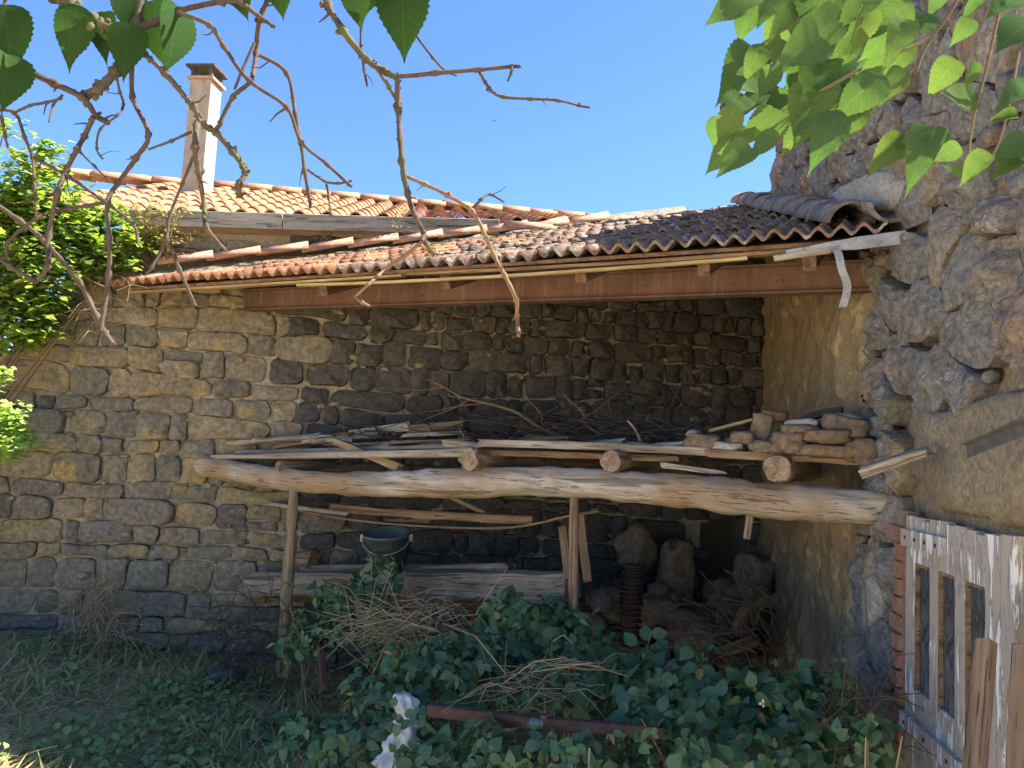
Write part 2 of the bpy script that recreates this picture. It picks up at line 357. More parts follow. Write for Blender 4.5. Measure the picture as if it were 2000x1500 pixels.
# ------------------------------------------------------------------ plan of the place
vp = ray(1205, 895); D2 = unit([vp[0], vp[1], 0]); N2 = np.array([-D2[1], D2[0], 0])     # barn wall: direction and outward normal
C = at(1500, 700, 7.0); C[2] = 0
a1 = radians(8.7); D1 = np.array([cos(a1), sin(a1), 0]); N1 = np.array([D1[1], -D1[0], 0])  # house wall
UP = np.array([0, 0, 1.0])
def W1(x, y, o=0): return onplane(x, y, C+N1*o, N1)
def W2(x, y, o=0): return onplane(x, y, C+N2*o, N2)
def P1(s, z, o=0): return C - D1*s + N1*o + UP*z         # s metres left of the inner corner
def P2(t, z, o=0): return C - D2*t + N2*o + UP*z         # t metres towards the camera
LG0 = W1(390, 908); LG1 = W2(1740, 985)
DB = unit([*(LG1-LG0)[:2], 0]); NB = np.array([DB[1], -DB[0], 0])
def PB(x, y, o=0): return onplane(x, y, LG0+NB*o, NB)
def ground_z(x, y):
    return 0.10*max(0, -x-1.0)**1.1 + .05*nz(x*.9, y*.9) + .02*nz(x*3, y*3, 4) - .18*max(0, min(1, (x-.5)/1.5))*max(0, min(1, (6-y)/3))

# ground sheet, fine near the camera and coarse out to the horizon
gx = np.concatenate([[-600, -200, -60, -20, -10], np.linspace(-6.5, 4, 85), [8, 20, 60, 200, 600]])
gy = np.concatenate([[-300, -60, -15, -4], np.linspace(0, 8, 65), [12, 25, 60, 200, 900]])
gv = []; gf = []
for j, yy in enumerate(gy):
    for i, xx in enumerate(gx):
        inside = -6.6 < xx < 4.1 and -.1 < yy < 8.1
        gv.append((xx, yy, ground_z(xx, yy) if inside else (ground_z(max(xx, -6.5), 3) if yy > -5 and yy < 9 and xx > -15 else 0)))
for j in range(len(gy)-1):
    for i in range(len(gx)-1):
        k = j*len(gx)+i; gf.append((k, k+1, k+len(gx)+1, k+len(gx)))
g = obj('ground', gv, gf, SOIL, None, True); g['kind'] = 'structure'

# ------------------------------------------------------------------ stones
def chaikin(p, n=1):
    for _ in range(n):
        q = []
        for i in range(len(p)):
            a = p[i]; b = p[(i+1) % len(p)]; q += [a*.75+b*.25, a*.25+b*.75]
        p = np.array(q)
    return p
def resample(p, n):
    q = np.vstack([p, p[:1]]); d = np.concatenate([[0], np.cumsum(np.linalg.norm(np.diff(q, axis=0), axis=1))])
    s = np.linspace(0, d[-1], n, endpoint=False)
    return np.stack([np.interp(s, d, q[:, 0]), np.interp(s, d, q[:, 1])], 1)
def stone_shape(poly, gap, relief, to3, seed, n=16, chk=1, dome=1.0, fine=False):
    """rounded stone with uneven face from a polygon in wall coordinates"""
    poly = np.array(poly, float); c = poly.mean(0)
    ext = poly-c; L = np.linalg.norm(ext, axis=1)
    poly = c+ext*np.clip((L-gap)/np.maximum(L, 1e-6), .3, 1)[:, None]
    p = resample(chaikin(poly, chk), n) if chk else .8*resample(poly, n)+.2*np.roll(resample(poly, n), 1, 0); c = p.mean(0)
    rr = random.Random(seed); tl = (rr.uniform(-.25, .25), rr.uniform(-.25, .25))
    size = np.abs(p-c).max()
    rings = [(1.0, -.5), (1.0, .12), (.95, .55), (.82, .86), (.55, 1.0*dome+(1-dome)*.9)]
    if fine == 2: rings = [(1.0, -.5), (1.0, .2), (.985, .55), (.94, .8), (.84, .93), (.62, 1.0), (.32, 1.03)]
    elif fine:
        pw_ = rr.uniform(4, 10); rings = [(1.0, -.5)]+[(k_, (1-k_**pw_)**(1/2.4)) for k_ in (.998, .98, .95, .9, .82, .72, .6, .46, .32, .16)]
    if fine is None: rings = [(1.0, -.5), (1.0, .1), (.985, .4), (.94, .68), (.86, .86), (.74, .96), (.58, 1.02), (.4, 1.06), (.2, 1.08)]
    planes = [(rr.uniform(.72, 1.05), rr.uniform(-.6, .6), rr.uniform(-.6, .6)) for _ in range(6 if fine else 3)]
    if fine == 1: planes = [(rr.uniform(.8, 1.15), rr.uniform(-.75, .75), rr.uniform(-.75, .75)) for _ in range(6)]
    if fine == 2: planes = [(rr.uniform(.85, 1.1), rr.uniform(-.4, .4), rr.uniform(-.4, .4)) for _ in range(5)]
    v = []; f = []
    for ri, (k, h) in enumerate(rings):
        for i in range(n):
            q = c+(p[i]-c)*k*(1+.09*nz(p[i][0]*9+seed, p[i][1]*9, ri*.5)+(.05*nz(p[i][0]*24, p[i][1]*24+seed) if fine else 0))
            if h > .2:
                for (pa, pb, pc) in planes: h = min(h, max(.3, pa+(pb*(q[0]-c[0])+pc*(q[1]-c[1]))/size))
            hh = relief*(h + ((.10 if fine == 1 else .22)*nz(q[0]*6, q[1]*6, seed*1.3) + .15*nz(q[0]*15, q[1]*15, seed) + ((.14*nz(q[0]*34, q[1]*34, seed)-.22*abs(nz(q[0]*9+seed, q[1]*9, 4))-.10*abs(nz(q[0]*21, q[1]*21, seed))+.08) if fine else 0) + tl[0]*(q[0]-c[0])/size + tl[1]*(q[1]-c[1])/size if h > 0 else 0))
            v.append(to3(q[0], q[1], hh))
        if ri:
            for i in range(n):
                i2 = (i+1) % n; f.append(((ri-1)*n+i, (ri-1)*n+i2, ri*n+i2, ri*n+i))
    v.append(to3(c[0], c[1], relief*(min([1.05]+[pl[0] for pl in planes])+.15*nz(c[0]*6, c[1]*6, seed*1.3)))); b = (len(rings)-1)*n
    for i in range(n): f.append((b+i, b+(i+1) % n, len(v)-1))
    return np.array(v), f, c
def rock(c, hx, hy, hz, seed, ang=0.0, tilt=0.0, rough=.28, seg=12, rings=8, sq=.7):
    """free-lying angular stone"""
    v = []; f = []
    M = np.array(Matrix.Rotation(ang, 3, 'Z') @ Matrix.Rotation(tilt, 3, 'Y'))
    sgn = lambda a, e: math.copysign(abs(a)**e, a)
    for i in range(rings+1):
        ph = -pi/2+pi*i/rings
        for j in range(seg):
            th = 2*pi*j/seg
            d = np.array([sgn(cos(ph), sq)*sgn(cos(th), sq), sgn(cos(ph), sq)*sgn(sin(th), sq), sgn(sin(ph), sq)])
            k = 1+rough*nz(d[0]*1.3+seed*5.1, d[1]*1.3, d[2]*1.3)+.4*rough*nz(d[0]*3.5, d[1]*3.5+seed, d[2]*3.5)
            v.append(np.array(c)+M @ (d*k*np.array([hx, hy, hz])))
        if i:
            for j in range(seg):
                j2 = (j+1) % seg; f.append(((i-1)*seg+j, (i-1)*seg+j2, i*seg+j2, i*seg+j))
    return np.array(v), f

def view_area(v):
    p = [proj(q) for q in v[::4]]
    if any(q[2] < .3 for q in p): return 0
    xs = [q[0] for q in p]; ys = [q[1] for q in p]
    if max(xs) < 0 or min(xs) > 2000 or max(ys) < 0 or min(ys) > 1500: return 0
    return (max(xs)-min(xs))*(max(ys)-min(ys))
def emit_stones(stones, parent, m, cap, rest_name, smooth=True):
    """stones: (verts, faces, visible?) -> the `cap` that show largest as objects, the rest one stuff part"""
    sc = sorted([(view_area(v)*vis, i) for i, (v, f, vis) in enumerate(stones)], reverse=True)
    single = set(i for a, i in sc[:cap] if a > 0); mb = MB()
    for i, (v, f, vis) in enumerate(stones):
        if i in single: obj('stone', v, f, m, parent, smooth)
        else: mb.add(v, f)
    if mb.v: obj(rest_name, mb.v, mb.f, m, parent, True, kind='stuff')

# ------------------------------------------------------------------ house: stone wall, tiled roof, chimney
FZ0 = 3.60; 
def house_top(s):
    if s < 6.0: return 3.50+(4.98-s)*.072
    if s < 6.25: return 2.75
    return 2.44+.05*nz(s*2)
house = empty('old_farmhouse', P1(3, 0, -.3), 'old farmhouse of dark rubble stone with orange roof tiles and a tall chimney', 'house')
def in_niche(s, z): return .02 < s < .62 and .55 < z < 1.40 - .25*abs(s-.3)
# mortar face
ns, nzv = 130, 66
SV = np.linspace(-.35, 9.0, ns); v = []; f = []
for i, s in enumerate(SV):
    top = house_top(s)
    for j in range(nzv):
        z = -.35+(top+.35)*j/(nzv-1)
        q = P1(s, z, -.016+.022*max(0, min(1, (s+.5*nz(s*2, z*2)-3.0)/1.2))+.012*nz(s*4, z*4)+.012*nz(s*1.2, z*1.2, 3)+.008*nz(s*14, z*14, 3)); v.append(q)
for i in range(ns-1):
    for j in range(nzv-1):
        s = (SV[i]+SV[i+1])/2; z = -.35+(house_top(s)+.35)*(j+.5)/(nzv-1)
        if in_niche(s, z): continue
        k = i*nzv+j; f.append((k, k+1, k+nzv+1, k+nzv))
wall1 = obj('wall', v, f, MORTAR, house, True)
mb = MB()                                                  # body of the wall behind its face
mb.box(P1(9.0, -.4, -.75), D1, N1, UP, 9.3, .15, 2.78)
mb.box(P1(6.2, -.4, -.75), D1, N1, UP, 6.5, .15, 3.9)
mb.box(P1(9.0, 2.18, -.62), D1, N1, UP, 3.0, .60, .2)
mb.box(P1(.66, .45, -.62), D1, N1, UP, .04, .56, 1.1); mb.box(P1(.03, .45, -.62), D1, N1, UP, .04, .56, 1.1)
mb.box(P1(.66, .50, -.62), D1, N1, UP, .64, .56, .03); mb.box(P1(.66, 1.44, -.62), D1, N1, UP, .64, .56, .03)
obj('wall_core', mb.v, mb.f, MORTAR, house)
# coursed rubble
rs = random.Random(21); stones = []; z = -.2; k = 0; seed = 0
def wav(k, s): return .06*nz(s*.8, k*3.7)+.03*nz(s*2.6, k*5.1, 2)
while z < 3.8:
    h = rs.choice([.11, .13, .15, .16, .18, .2, .22]); s = -.1-rs.random()*.2; ztop = z+h
    while s < 8.6:
        w = min(.62, max(.13, rs.lognormvariate(math.log(.245), .45)))*(1 if s > 3.2 or z < 1.9 else .72); w = max(w, h*.75)
        s2 = s+w
        if house_top((s+s2)/2) > ztop-.03 and not in_niche((s+s2)/2, z+h/2):
            parts = [(z, ztop)]
            if h > .19 and rs.random() < .22: zm = z+h*rs.uniform(.35, .65); parts = [(z, zm), (zm, ztop)]
            for (za, zb) in parts:
                seed += 1
                b0 = (lambda q: za+wav(k, q)) ; b1 = (lambda q: zb+wav(k+1, q))
                j = lambda a=.018: rs.uniform(-a, a)
                sm = (s+s2)/2
                poly = [(s+j(), b0(s)+j(.012)), (sm+j(), b0(sm)+j(.015)), (s2+j(), b0(s2)+j(.012)), (s2+j(.025), (b0(s2)+b1(s2))/2),
                        (s2+j(), b1(s2)+j(.012)), (sm+j(), b1(sm)+j(.015)), (s+j(), b1(s)+j(.012)), (s+j(.025), (b0(s)+b1(s))/2)]
                gap = rs.choice([-.004, .002, .006, .012]); rel = rs.uniform(.05, .11)
                vv, ff, c = stone_shape(poly, gap, rel, lambda a, b, h: P1(a, b, h), seed, 20, 2 if (s < 3.6 and rs.random() < .6) else 1, 1.0, 2)
                if s > 2.4 and z > 1.6: vis = 1
                else: vis = 1
                q = proj(P1(sm, za, 0))
                # parts hidden behind the lean-to roof do not count
                if P1(sm, za)[2] > 3.05 and q[1] < 600: vis = .35
                stones.append((vv, [t[::-1] for t in ff], vis))
        s = s2
    z = ztop; k += 1
mb = MB()
for k_ in range(420):
    s_ = rs.uniform(0, 6.6); z_ = rs.uniform(.1, 3.0); r = rs.uniform(.012, .032)
    if in_niche(s_, z_): continue
    vv, ff = rock(P1(s_, z_, rs.uniform(.012, .04)), r*rs.uniform(1.2, 2.2), r, r*.8, k_+900, rs.uniform(-.3, .3), rs.uniform(-.3, .3), .4, 9, 6, .7); mb.add(vv, ff)
obj('packing_stones', mb.v, mb.f, LICHENED_LIT, wall1, True, kind='stuff')
def lit_end(v):  # true at the left end, where stones get the lit palette
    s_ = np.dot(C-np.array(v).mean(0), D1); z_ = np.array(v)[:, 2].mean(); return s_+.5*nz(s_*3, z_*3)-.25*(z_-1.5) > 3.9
shade_stones = [t for t in stones if not lit_end(t[0])]; lit_stones = [t for t in stones if lit_end(t[0])]
emit_stones(lit_stones, wall1, LICHENED_LIT, 160, 'rubble'); emit_stones(shade_stones, wall1, BASALT, 140, 'rubble')

# upper roof: roof plane from the fascia back to the ridge
RID = np.array([-4.1, 9.78, 4.97]); RDIR = unit([2.0+5.66, 10.41-9.60, 0])
def eave_pt(s): # top of fascia
    return P1(s, 3.56+(4.98-s)*.072, .13)
def ridge_pt(s):
    e = P1(s, 0); tt = np.dot(e-RID, RDIR); q = RID+RDIR*tt; return q
roof = None
S0, S1 = -3.0, 7.2
v = []; f = []
for i in range(30):
    s = S0+(S1-S0)*i/29; a = eave_pt(s); b = ridge_pt(s); c = b+np.array([-N1[0]*3.6, -N1[1]*3.6, -1.3])
    v += [a+[0, 0, -.01], b+[0, 0, -.05], c]
    if i: k = (i-1)*3; f += [(k, k+3, k+4, k+1), (k+1, k+4, k+5, k+2)]
roof = obj('roof', v, f, RAFTER, house)
def tile_mesh(name, w, l, prof, th, m, droop=0.0):
    """prof: list of (x in 0..1, height); local X across, Y up the slope; y from 0 (lower end) to l"""
    n = len(prof); v = []
    for (y, dz) in ((0, 0), (l, 0)):
        for x, h in prof: v.append((x*w, y, h+dz))
        for x, h in prof: v.append((x*w, y, h-th+dz))
    f = []
    for i in range(n-1):
        f.append((i, i+1, 2*n+i+1, 2*n+i)); f.append((n+i+1, n+i, 3*n+i, 3*n+i+1)); f.append((n+i, n+i+1, i+1, i))
    f.append((n, 0, 2*n, 3*n)); f.append((n-1, 2*n-1, 4*n-1, 3*n-1))
    me = mesh(name, v, f, m, False)
    me.polygons.foreach_set('use_smooth', [i % 3 == 0 for i in range(len(me.polygons))])
    return me
prof_s = [(0, .015), (.08, .0), (.2, 0), (.32, .012), (.40, .048), (.5, .078), (.62, .092), (.74, .086), (.86, .062), (.96, .025), (1.05, .004)]
ROMAN = tile_mesh('roof_tile', .235, .44, prof_s, .014, TILE)
XT = 0.225; rt = random.Random(5)
s = S1-.6; ncol = 0
while s > -2.6:
    e = eave_pt(s); rdg = ridge_pt(s); up = unit(rdg-e); Ls = np.linalg.norm(rdg-e); xx = unit(RDIR - up*np.dot(RDIR, up)); nn = np.cross(xx, up)
    ex = .37; nr = int(Ls/ex)+1
    for r in range(nr):
        p = e+up*min(r*ex-.05, Ls-.40)+nn*(.02)
        q = proj(p)
        if q[0] > 1330 or q[0] < -80 or r*ex > Ls-.25: continue
        tl = .045+rt.uniform(-.008, .008)
        up2 = unit(up-nn*tl); n2_ = np.cross(xx, up2)
        yaw = rt.uniform(-.012, .012); x3 = unit(xx+up2*yaw)
        link('roof_tile', ROMAN, frame(x3, unit(np.cross(n2_, x3)), n2_, p+nn*.022), roof)
    s -= XT; ncol += 1
def half_round(name, r, l, th, m, arc=pi*.92, taper=.85, n=9):
    v = []; f = []
    for (y, k) in ((0, 1), (l, taper)):
        for rr in (r*k, r*k-th):
            for i in range(n):
                a = (pi-arc)/2+arc*i/(n-1); v.append((y, cos(a)*rr, sin(a)*rr))
    for i in range(n-1):
        f += [(i, 2*n+i, 2*n+i+1, i+1), (n+i, n+i+1, 3*n+i+1, 3*n+i), (i, i+1, n+i+1, n+i), (2*n+i, 3*n+i, 3*n+i+1, 2*n+i+1)]
    f += [(0, n, 3*n, 2*n), (n-1, 3*n-1, 4*n-1, 2*n-1)]
    me = mesh(name, v, f, m, False)
    me.polygons.foreach_set('use_smooth', [i % 4 < 2 for i in range(len(me.polygons))])
    return me
RIDGE = half_round('ridge_tile', .13, .43, .015, TILE)
for i in range(26):
    p = RID+RDIR*(-2.2+i*.375)
    if p[0] > 3.2: break
    x = unit(-RDIR+[0, 0, .05]); y = unit(np.cross(UP, x)); zz = np.cross(x, y)
    link('ridge_tile', RIDGE, frame(x, y, zz, p+RDIR*.43+np.array([0, 0, .045+rt.uniform(-.006, .006)])), roof)
# fascia boards, then verge tiles towards the right
def fasc(sa, sb, seed, dz=0):
    a = eave_pt(sa)+N1*.085-UP*(.002-dz); b = eave_pt(sb)+N1*.085-UP*(.002-dz)
    plank('fascia_board', a, b, .03, .13, FASCIA, house, seed=seed, ragged=.004)
fasc(6.6, 5.21, 3); fasc(5.20, 4.33, 4, .003); fasc(4.32, 2.56, 6)
HR2 = half_round('verge_tile', .095, .44, .014, TILEPALE)
for i in range(7):
    s = 2.5-i*.40; x = -D1; p = P1(s-.44, eave_pt(s)[2]-.02, .2); y = unit(np.cross(UP, x)); link('verge_tile', HR2, frame(x, y, UP, p), roof)
# gable of the house at its right end
mb = MB(); a = eave_pt(-2.2); b = ridge_pt(-2.2); mb.add([a, b, [b[0], b[1], 0], [a[0], a[1], 0]], [(0, 1, 2, 3)])
obj('gable_wall', mb.v, mb.f, MORTAR, house)

# chimney
chim = link('chimney', None, Matrix.Translation(V(at(382, 385, 8.6))), house)
cb = at(383, 388, 8.6); ct = at(403, 165, 8.6)
hz = ct[2]-cb[2]; cx = .5*(cb[0]+ct[0]); cy = 8.6
ca = radians(-6); ax = np.array([cos(ca), sin(ca), 0]); ay = np.array([-sin(ca), cos(ca), 0])
ca_n = .25; cb_n = .25
def cbox(name, m, la, lb, z0, z1, par, bev=.006, center=(0, 0)):
    v = []; f = []
    cc = np.array([cx, cy, 0])+ax*center[0]+ay*center[1]
    for z in (z0, z1):
        for (a, b) in ((-1, -1), (1, -1), (1, 1), (-1, 1)): v.append(cc+ax*a*la/2+ay*b*lb/2+UP*z)
    return obj(name, v, [(0,3,2,1),(4,5,6,7),(0,1,5,4),(1,2,6,5),(2,3,7,6),(3,0,4,7)], m, par)
ztop = ct[2]
cbox('shaft', CHIM, ca_n, cb_n, cb[2]-.5, ztop, chim)
cbox('rim_slab', CHIMRIM, .315, .315, ztop, ztop+.03, chim)
for a in (-.105, .105):
    for b in (-.105, .105): cbox('cap_post', CHIMCAP, .04, .04, ztop+.03, ztop+.14, chim, center=(a, b))
cbox('cap_slab', CHIMCAP, .345, .345, ztop+.14, ztop+.165, chim)

# ------------------------------------------------------------------ barn: boulder wall on the right, door, brick jamb
barn = empty('stone_barn', P2(4, 0, -.3), 'barn with rough boulder wall and flaking plaster on the right', 'barn')
TT = [(-.25, 4.30), (0, 4.55), (.43, 5.05), (1.3, 5.36), (1.7, 5.40), (2.6, 4.85), (3.6, 4.33), (4.1, 4.02), (4.95, 3.5)]
def barn_top(t): return float(np.interp(t, [q[0] for q in TT], [q[1] for q in TT]))+.06*nz(t*5)
nt, nv = 120, 80; TV = np.linspace(-.25, 4.95, nt); v = []; f = []
for t in TV:
    top = barn_top(t)
    for j in range(nv):
        z = -.5+(top+.5)*j/(nv-1); v.append(P2(t, z, -.03+.03*nz(t*3, z*3, 8)+.03*nz(t*1.1, z*1.1, 5)))
for i in range(nt-1):
    for j in range(nv-1): k = i*nv+j; f.append((k, k+nv, k+nv+1, k+1))
b0 = len(v)                                                # back and rim of the wall
for t in TV:
    v += [P2(t, -.5, -.6), P2(t, barn_top(t), -.6)]
for i in range(nt-1):
    a = b0+2*i; f.append((a, a+1, a+3, a+2)); f.append((i*nv+nv-1, (i+1)*nv+nv-1, a+3, a+1))
f.append((0, nv-1, b0+1, b0)); f.append(((nt-1)*nv, (nt-1)*nv+nv-1, b0+2*nt-1, b0+2*nt-2))
wall2 = obj('wall', v, f, MORTAR2, barn, True)
def clip(poly, p, n):
    out = []
    for i in range(len(poly)):
        a = poly[i]; b = poly[(i+1) % len(poly)]; da = np.dot(a-p, n); db = np.dot(b-p, n)
        if da <= 0: out.append(a)
        if (da < 0) != (db < 0): out.append(a+(b-a)*da/(da-db))
    return out
def voronoi(seeds, asp):
    S = np.array(seeds)*np.array([1, asp]); cells = []
    for i, p in enumerate(S):
        d = np.linalg.norm(S-p, axis=1); idx = np.argsort(d)[1:28]
        poly = [p+np.array(q) for q in ((-1, -1), (1, -1), (1, 1), (-1, 1))]
        for k in idx:
            m = (p+S[k])/2
            poly = clip(poly, m, S[k]-p)
            if len(poly) < 3: break
        if len(poly) >= 3: cells.append(np.array(poly)/np.array([1, asp]))
        else: cells.append(None)
    return cells
DOOR_T0, DOOR_T1 = 3.60, 4.54
def plaster_zone(t, z):
    lim = 2.95 if z > 1.7 else 2.75+.12*nz(z*3, 1)
    return t < lim and z < 2.95 + (0.42*(2.95-t)*.9 if t < 2.95 else 0)
rs = random.Random(9); seeds = []
zz = -.6
while zz < 7.3:
    st = rs.uniform(.18, .28); t = -.3+rs.random()*.3
    while t < 4.9:
        big = 1.2 if (t > 3.2 and zz > 2.0) else 1.0
        seeds.append((t+rs.uniform(-.1, .1), zz+rs.uniform(-.12, .12))); t += rs.choice([.2, .26, .3, .38, .5])*big
    zz += st
# a few boulders the eye finds first
cells = voronoi(seeds, 1.25); stones = []
for i, c in enumerate(cells):
    if c is None: continue
    t, z = seeds[i]; m = c.mean(0)
    if m[1] > barn_top(m[0])-.08 or m[0] < -.22 or m[0] > 4.85: continue
    if plaster_zone(m[0], m[1]): continue
    if c[:, 0].max() > DOOR_T0-.10 and c[:, 0].min() < DOOR_T1+.10 and m[1] < 1.72: 
        if m[0] > DOOR_T0-.14 and m[0] < DOOR_T1+.14: continue
        c = c.copy(); lim = DOOR_T0-.13 if m[0] < DOOR_T0 else DOOR_T1+.13
        c[:, 0] = np.minimum(c[:, 0], lim) if m[0] < DOOR_T0 else np.maximum(c[:, 0], lim)
    if DOOR_T0-.05 < m[0] < 5.2 and 1.6 < m[1] < 2.12: continue        # rendered lintel band
    c = np.array([q+np.array([rs.uniform(-.02, .02), rs.uniform(-.02, .02)]) for q in c])
    rel = rs.uniform(.075, .13)*(1.0 if m[1] < 3 else .85)
    vv, ff, cc = stone_shape(c, rs.uniform(.004, .024), rel, lambda a, b, h: P2(a, b, h), 500+i, 36, 1 if rs.random() < .35 else 0, 1.0, 1)
    stones.append((vv, ff, 1))
emit_stones(stones, wall2, BOULDER, 290, 'rubble', False)
mb = MB()                                                  # small chinking stones packed in the joints
for i, c in enumerate(cells):
    if c is None: continue
    for q in c[::2]:
        if q[0] < -.1 or q[0] > 4.8 or q[1] > barn_top(q[0])-.2 or plaster_zone(q[0], q[1]) or (q[0] > DOOR_T0-.2 and q[1] < 2.15): continue
        if rs.random() < .4:
            r = rs.uniform(.02, .045); vv, ff = rock(P2(q[0], q[1], rs.uniform(.0, .03)), r*1.3, r, r, i+int(q[0]*100), rs.random()*3, rs.random(), .4, 10, 7, .7); mb.add(vv, ff)
obj('chinking', mb.v, mb.f, BOULDER, wall2, True, kind='stuff')
# flaking earth plaster inside the lean-to
n1_, n2_ = 150, 170; v = []; f = []; keep = {}
for i in range(n1_):
    t = -.1+3.15*i/(n1_-1)
    for j in range(n2_):
        z = -.4+4.9*j/(n2_-1)
        ed = max(0, min(1, ((2.95 if z > 1.7 else 2.75+.12*nz(z*3, 1))-t+.05)/.35)); v.append(P2(t, z, -.06+.115*sqrt(ed)+.05*nz(t*1.7, z*1.7, 2)+.045*nz(t*5, z*4, 9)+.024*nz(t*12, z*11, 3)+.012*nz(t*27, z*25, 3)))
for i in range(n1_-1):
    for j in range(n2_-1):
        t = -.1+3.15*(i+.5)/(n1_-1); z = -.4+4.9*(j+.5)/(n2_-1)
        if plaster_zone(t-.08*nz(t*6, z*6), z): k = i*n2_+j; f.append((k, k+n2_, k+n2_+1, k+1))
obj('plaster', v, f, PLASTER, wall2, True)
# cement render above the door, lime smear above the roof end
def patch(name, pts, m, par, off, th, plane=P2, N=26, seed=0):
    pts = np.array(pts); c = pts.mean(0); p = resample(chaikin(pts, 1), N); v = []; f = []
    for ri, (k, h) in enumerate([(1.0, -4), (.93, -.8), (.85, .6), (.65, 1.0), (.45, 1.0), (.22, 1.0)]):
        for i in range(N):
            q = c+(p[i]-c)*k*(1+(.10*nz(i*.9, seed, 1) if ri < 3 else 0)); v.append(plane(q[0], q[1], off+th*h+th*.9*nz(q[0]*6, q[1]*6, seed)+th*.5*nz(q[0]*17, q[1]*17, seed)))
        if ri:
            for i in range(N): i2 = (i+1) % N; f.append(((ri-1)*N+i, (ri-1)*N+i2, ri*N+i2, ri*N+i))
    f.append(tuple(5*N+i for i in range(N)))
    return obj(name, v, f, m, par, True)
patch('cement_render', [(3.56, 1.68), (4.9, 1.68), (4.9, 2.14), (4.4, 2.16), (3.9, 2.10), (3.58, 2.16)], RENDER, wall2, .035, .03, seed=1)
patch('lime_smear', [(3.55, 3.06), (3.5, 3.26), (3.2, 3.40), (2.7, 3.50), (2.3, 3.58), (2.5, 3.36), (3.0, 3.18)], LIME, wall2, .07, .025, seed=2)
patch('lime_smear', [(3.02, 1.02), (3.22, 1.1), (3.3, 1.3), (3.1, 1.38), (3.0, 1.2)], LIME, wall2, .05, .03, seed=4)
patch('lime_smear', [(2.7, .55), (2.95, .5), (3.05, .9), (2.85, 1.05), (2.7, .8)], MORTAR2, wall2, .07, .03, seed=5)
# brick door jamb
jamb = link('brick_jamb', None, Matrix.Translation(V(P2(3.5, .2, .03))), barn)
for k in range(24):
    z = -.25+k*.078; w = .085 if k % 2 else .06
    if k % 5 == 3: w = .15
    mb = MB(); ts = 3.585; o = P2(ts, z+rnd.uniform(-.003, .003), .01); mb.box(o, D2, N2, UP, w*rnd.uniform(.93, 1.05), .065+rnd.uniform(-.006, .01), .066)
    obj('brick', mb.v, [q[::-1] for q in mb.f], BRICK, jamb)
mb = MB(); mb.box(P2(3.588, -.3, .0), D2, N2, UP, .10, .058, 1.98); obj('joint_mortar', mb.v, [q[::-1] for q in mb.f], MORTAR2, jamb)
# door with three tall panes
door = link('door', None, Matrix.Translation(V(P2(4.05, -.35, .06))), barn)
def dbox(name, m, t0, t1, z0, z1, o0, o1, par=None, jit=0):
    v = []
    for o in (o0, o1):
        for (t, z) in ((t0, z0), (t1, z0), (t1, z1), (t0, z1)): v.append(P2(t+rnd.uniform(-jit, jit), z+rnd.uniform(-jit, jit), o))
    return obj(name, v, [(0,1,2,3),(7,6,5,4),(4,5,1,0),(5,6,2,1),(6,7,3,2),(7,4,0,3)], m, par or door)
cols = [(3.61, 3.70), (3.70, 3.865), (3.865, 3.94), (3.94, 4.105), (4.105, 4.18), (4.18, 4.345), (4.345, 4.45), (4.45, 4.54)]
panes = {1: (.93, 1.47), 3: (.93, 1.47), 5: (.93, 1.47)}
for i, (t0, t1) in enumerate(cols):
    tz = 1.662+rnd.uniform(-.008, .006); oo = .05+rnd.uniform(-.002, .002)
    if i in panes:
        z0, z1 = panes[i]
        dbox('door_plank', PAINT, t0+.002, t1-.002, -.35, z0, .02, oo, jit=.002); dbox('door_plank', PAINT, t0+.002, (t0+t1)/2-.001, z1, tz, .02, oo, jit=.001)
        dbox('door_plank', PAINT, (t0+t1)/2+.001, t1-.002, z1, tz-.01, .02, oo+.002, jit=.001)
        pn = dbox('pane', GLASS, t0+.004, t1-.004, z0, z1, .034, .040)
        dbox('glazing_bead', BROWNWOOD, t0, t0+.018, z0, z1, .040, .052, pn); dbox('glazing_bead', PAINT, t0+.018, t1, z0, z0+.018, .040, .053, pn); dbox('glazing_bead', BROWNWOOD, t0+.018, t1, z1-.014, z1, .040, .048, pn)
    else:
        dbox('door_plank', PAINT, t0+.002, t1-.002, -.35, tz, .02, oo+.006, jit=.002)
for (z0, z1, ta, tb) in ((1.535, 1.605, 3.60, 4.02), (.76, .83, 3.60, 4.35), (.50, .56, 3.6, 4.5)):
    bt = dbox('batten', PAINT, ta, tb, z0, z1, .053, .078, jit=.004)
    for q in range(4): 
        tq = ta+.05+(tb-ta-.1)*q/3; dbox('screw', DRUST, tq, tq+.014, (z0+z1)/2-.007, (z0+z1)/2+.007, .078, .082, bt)

# ------------------------------------------------------------------ lean-to roof
A = W1(262, 566, .32); B = W2(1782, 441); A[2] = B[2] = (A[2]+B[2])/2
EV = unit([*(B-A)[:2], 0]); EN = np.array([-EV[1], EV[0], 0])         # along the eave, horizontally inwards
SL = .385; LU = unit(EN+UP*SL); LN = unit(np.cross(EV, LU))
lean = empty('lean_to_roof', (A+B)/2, 'sagging lean-to roof of small corrugated terracotta tiles across the corner', 'roof')
def LT(u, w, n=0): return A+EV*u+LU*w+LN*n
ELEN = np.linalg.norm(B-A)
mb = MB()
def inw1(u, w): return np.dot(LT(u, w)-C, N1)     # >0 in front of house wall
def inw2(u, w): return np.dot(LT(u, w)-C, N2)
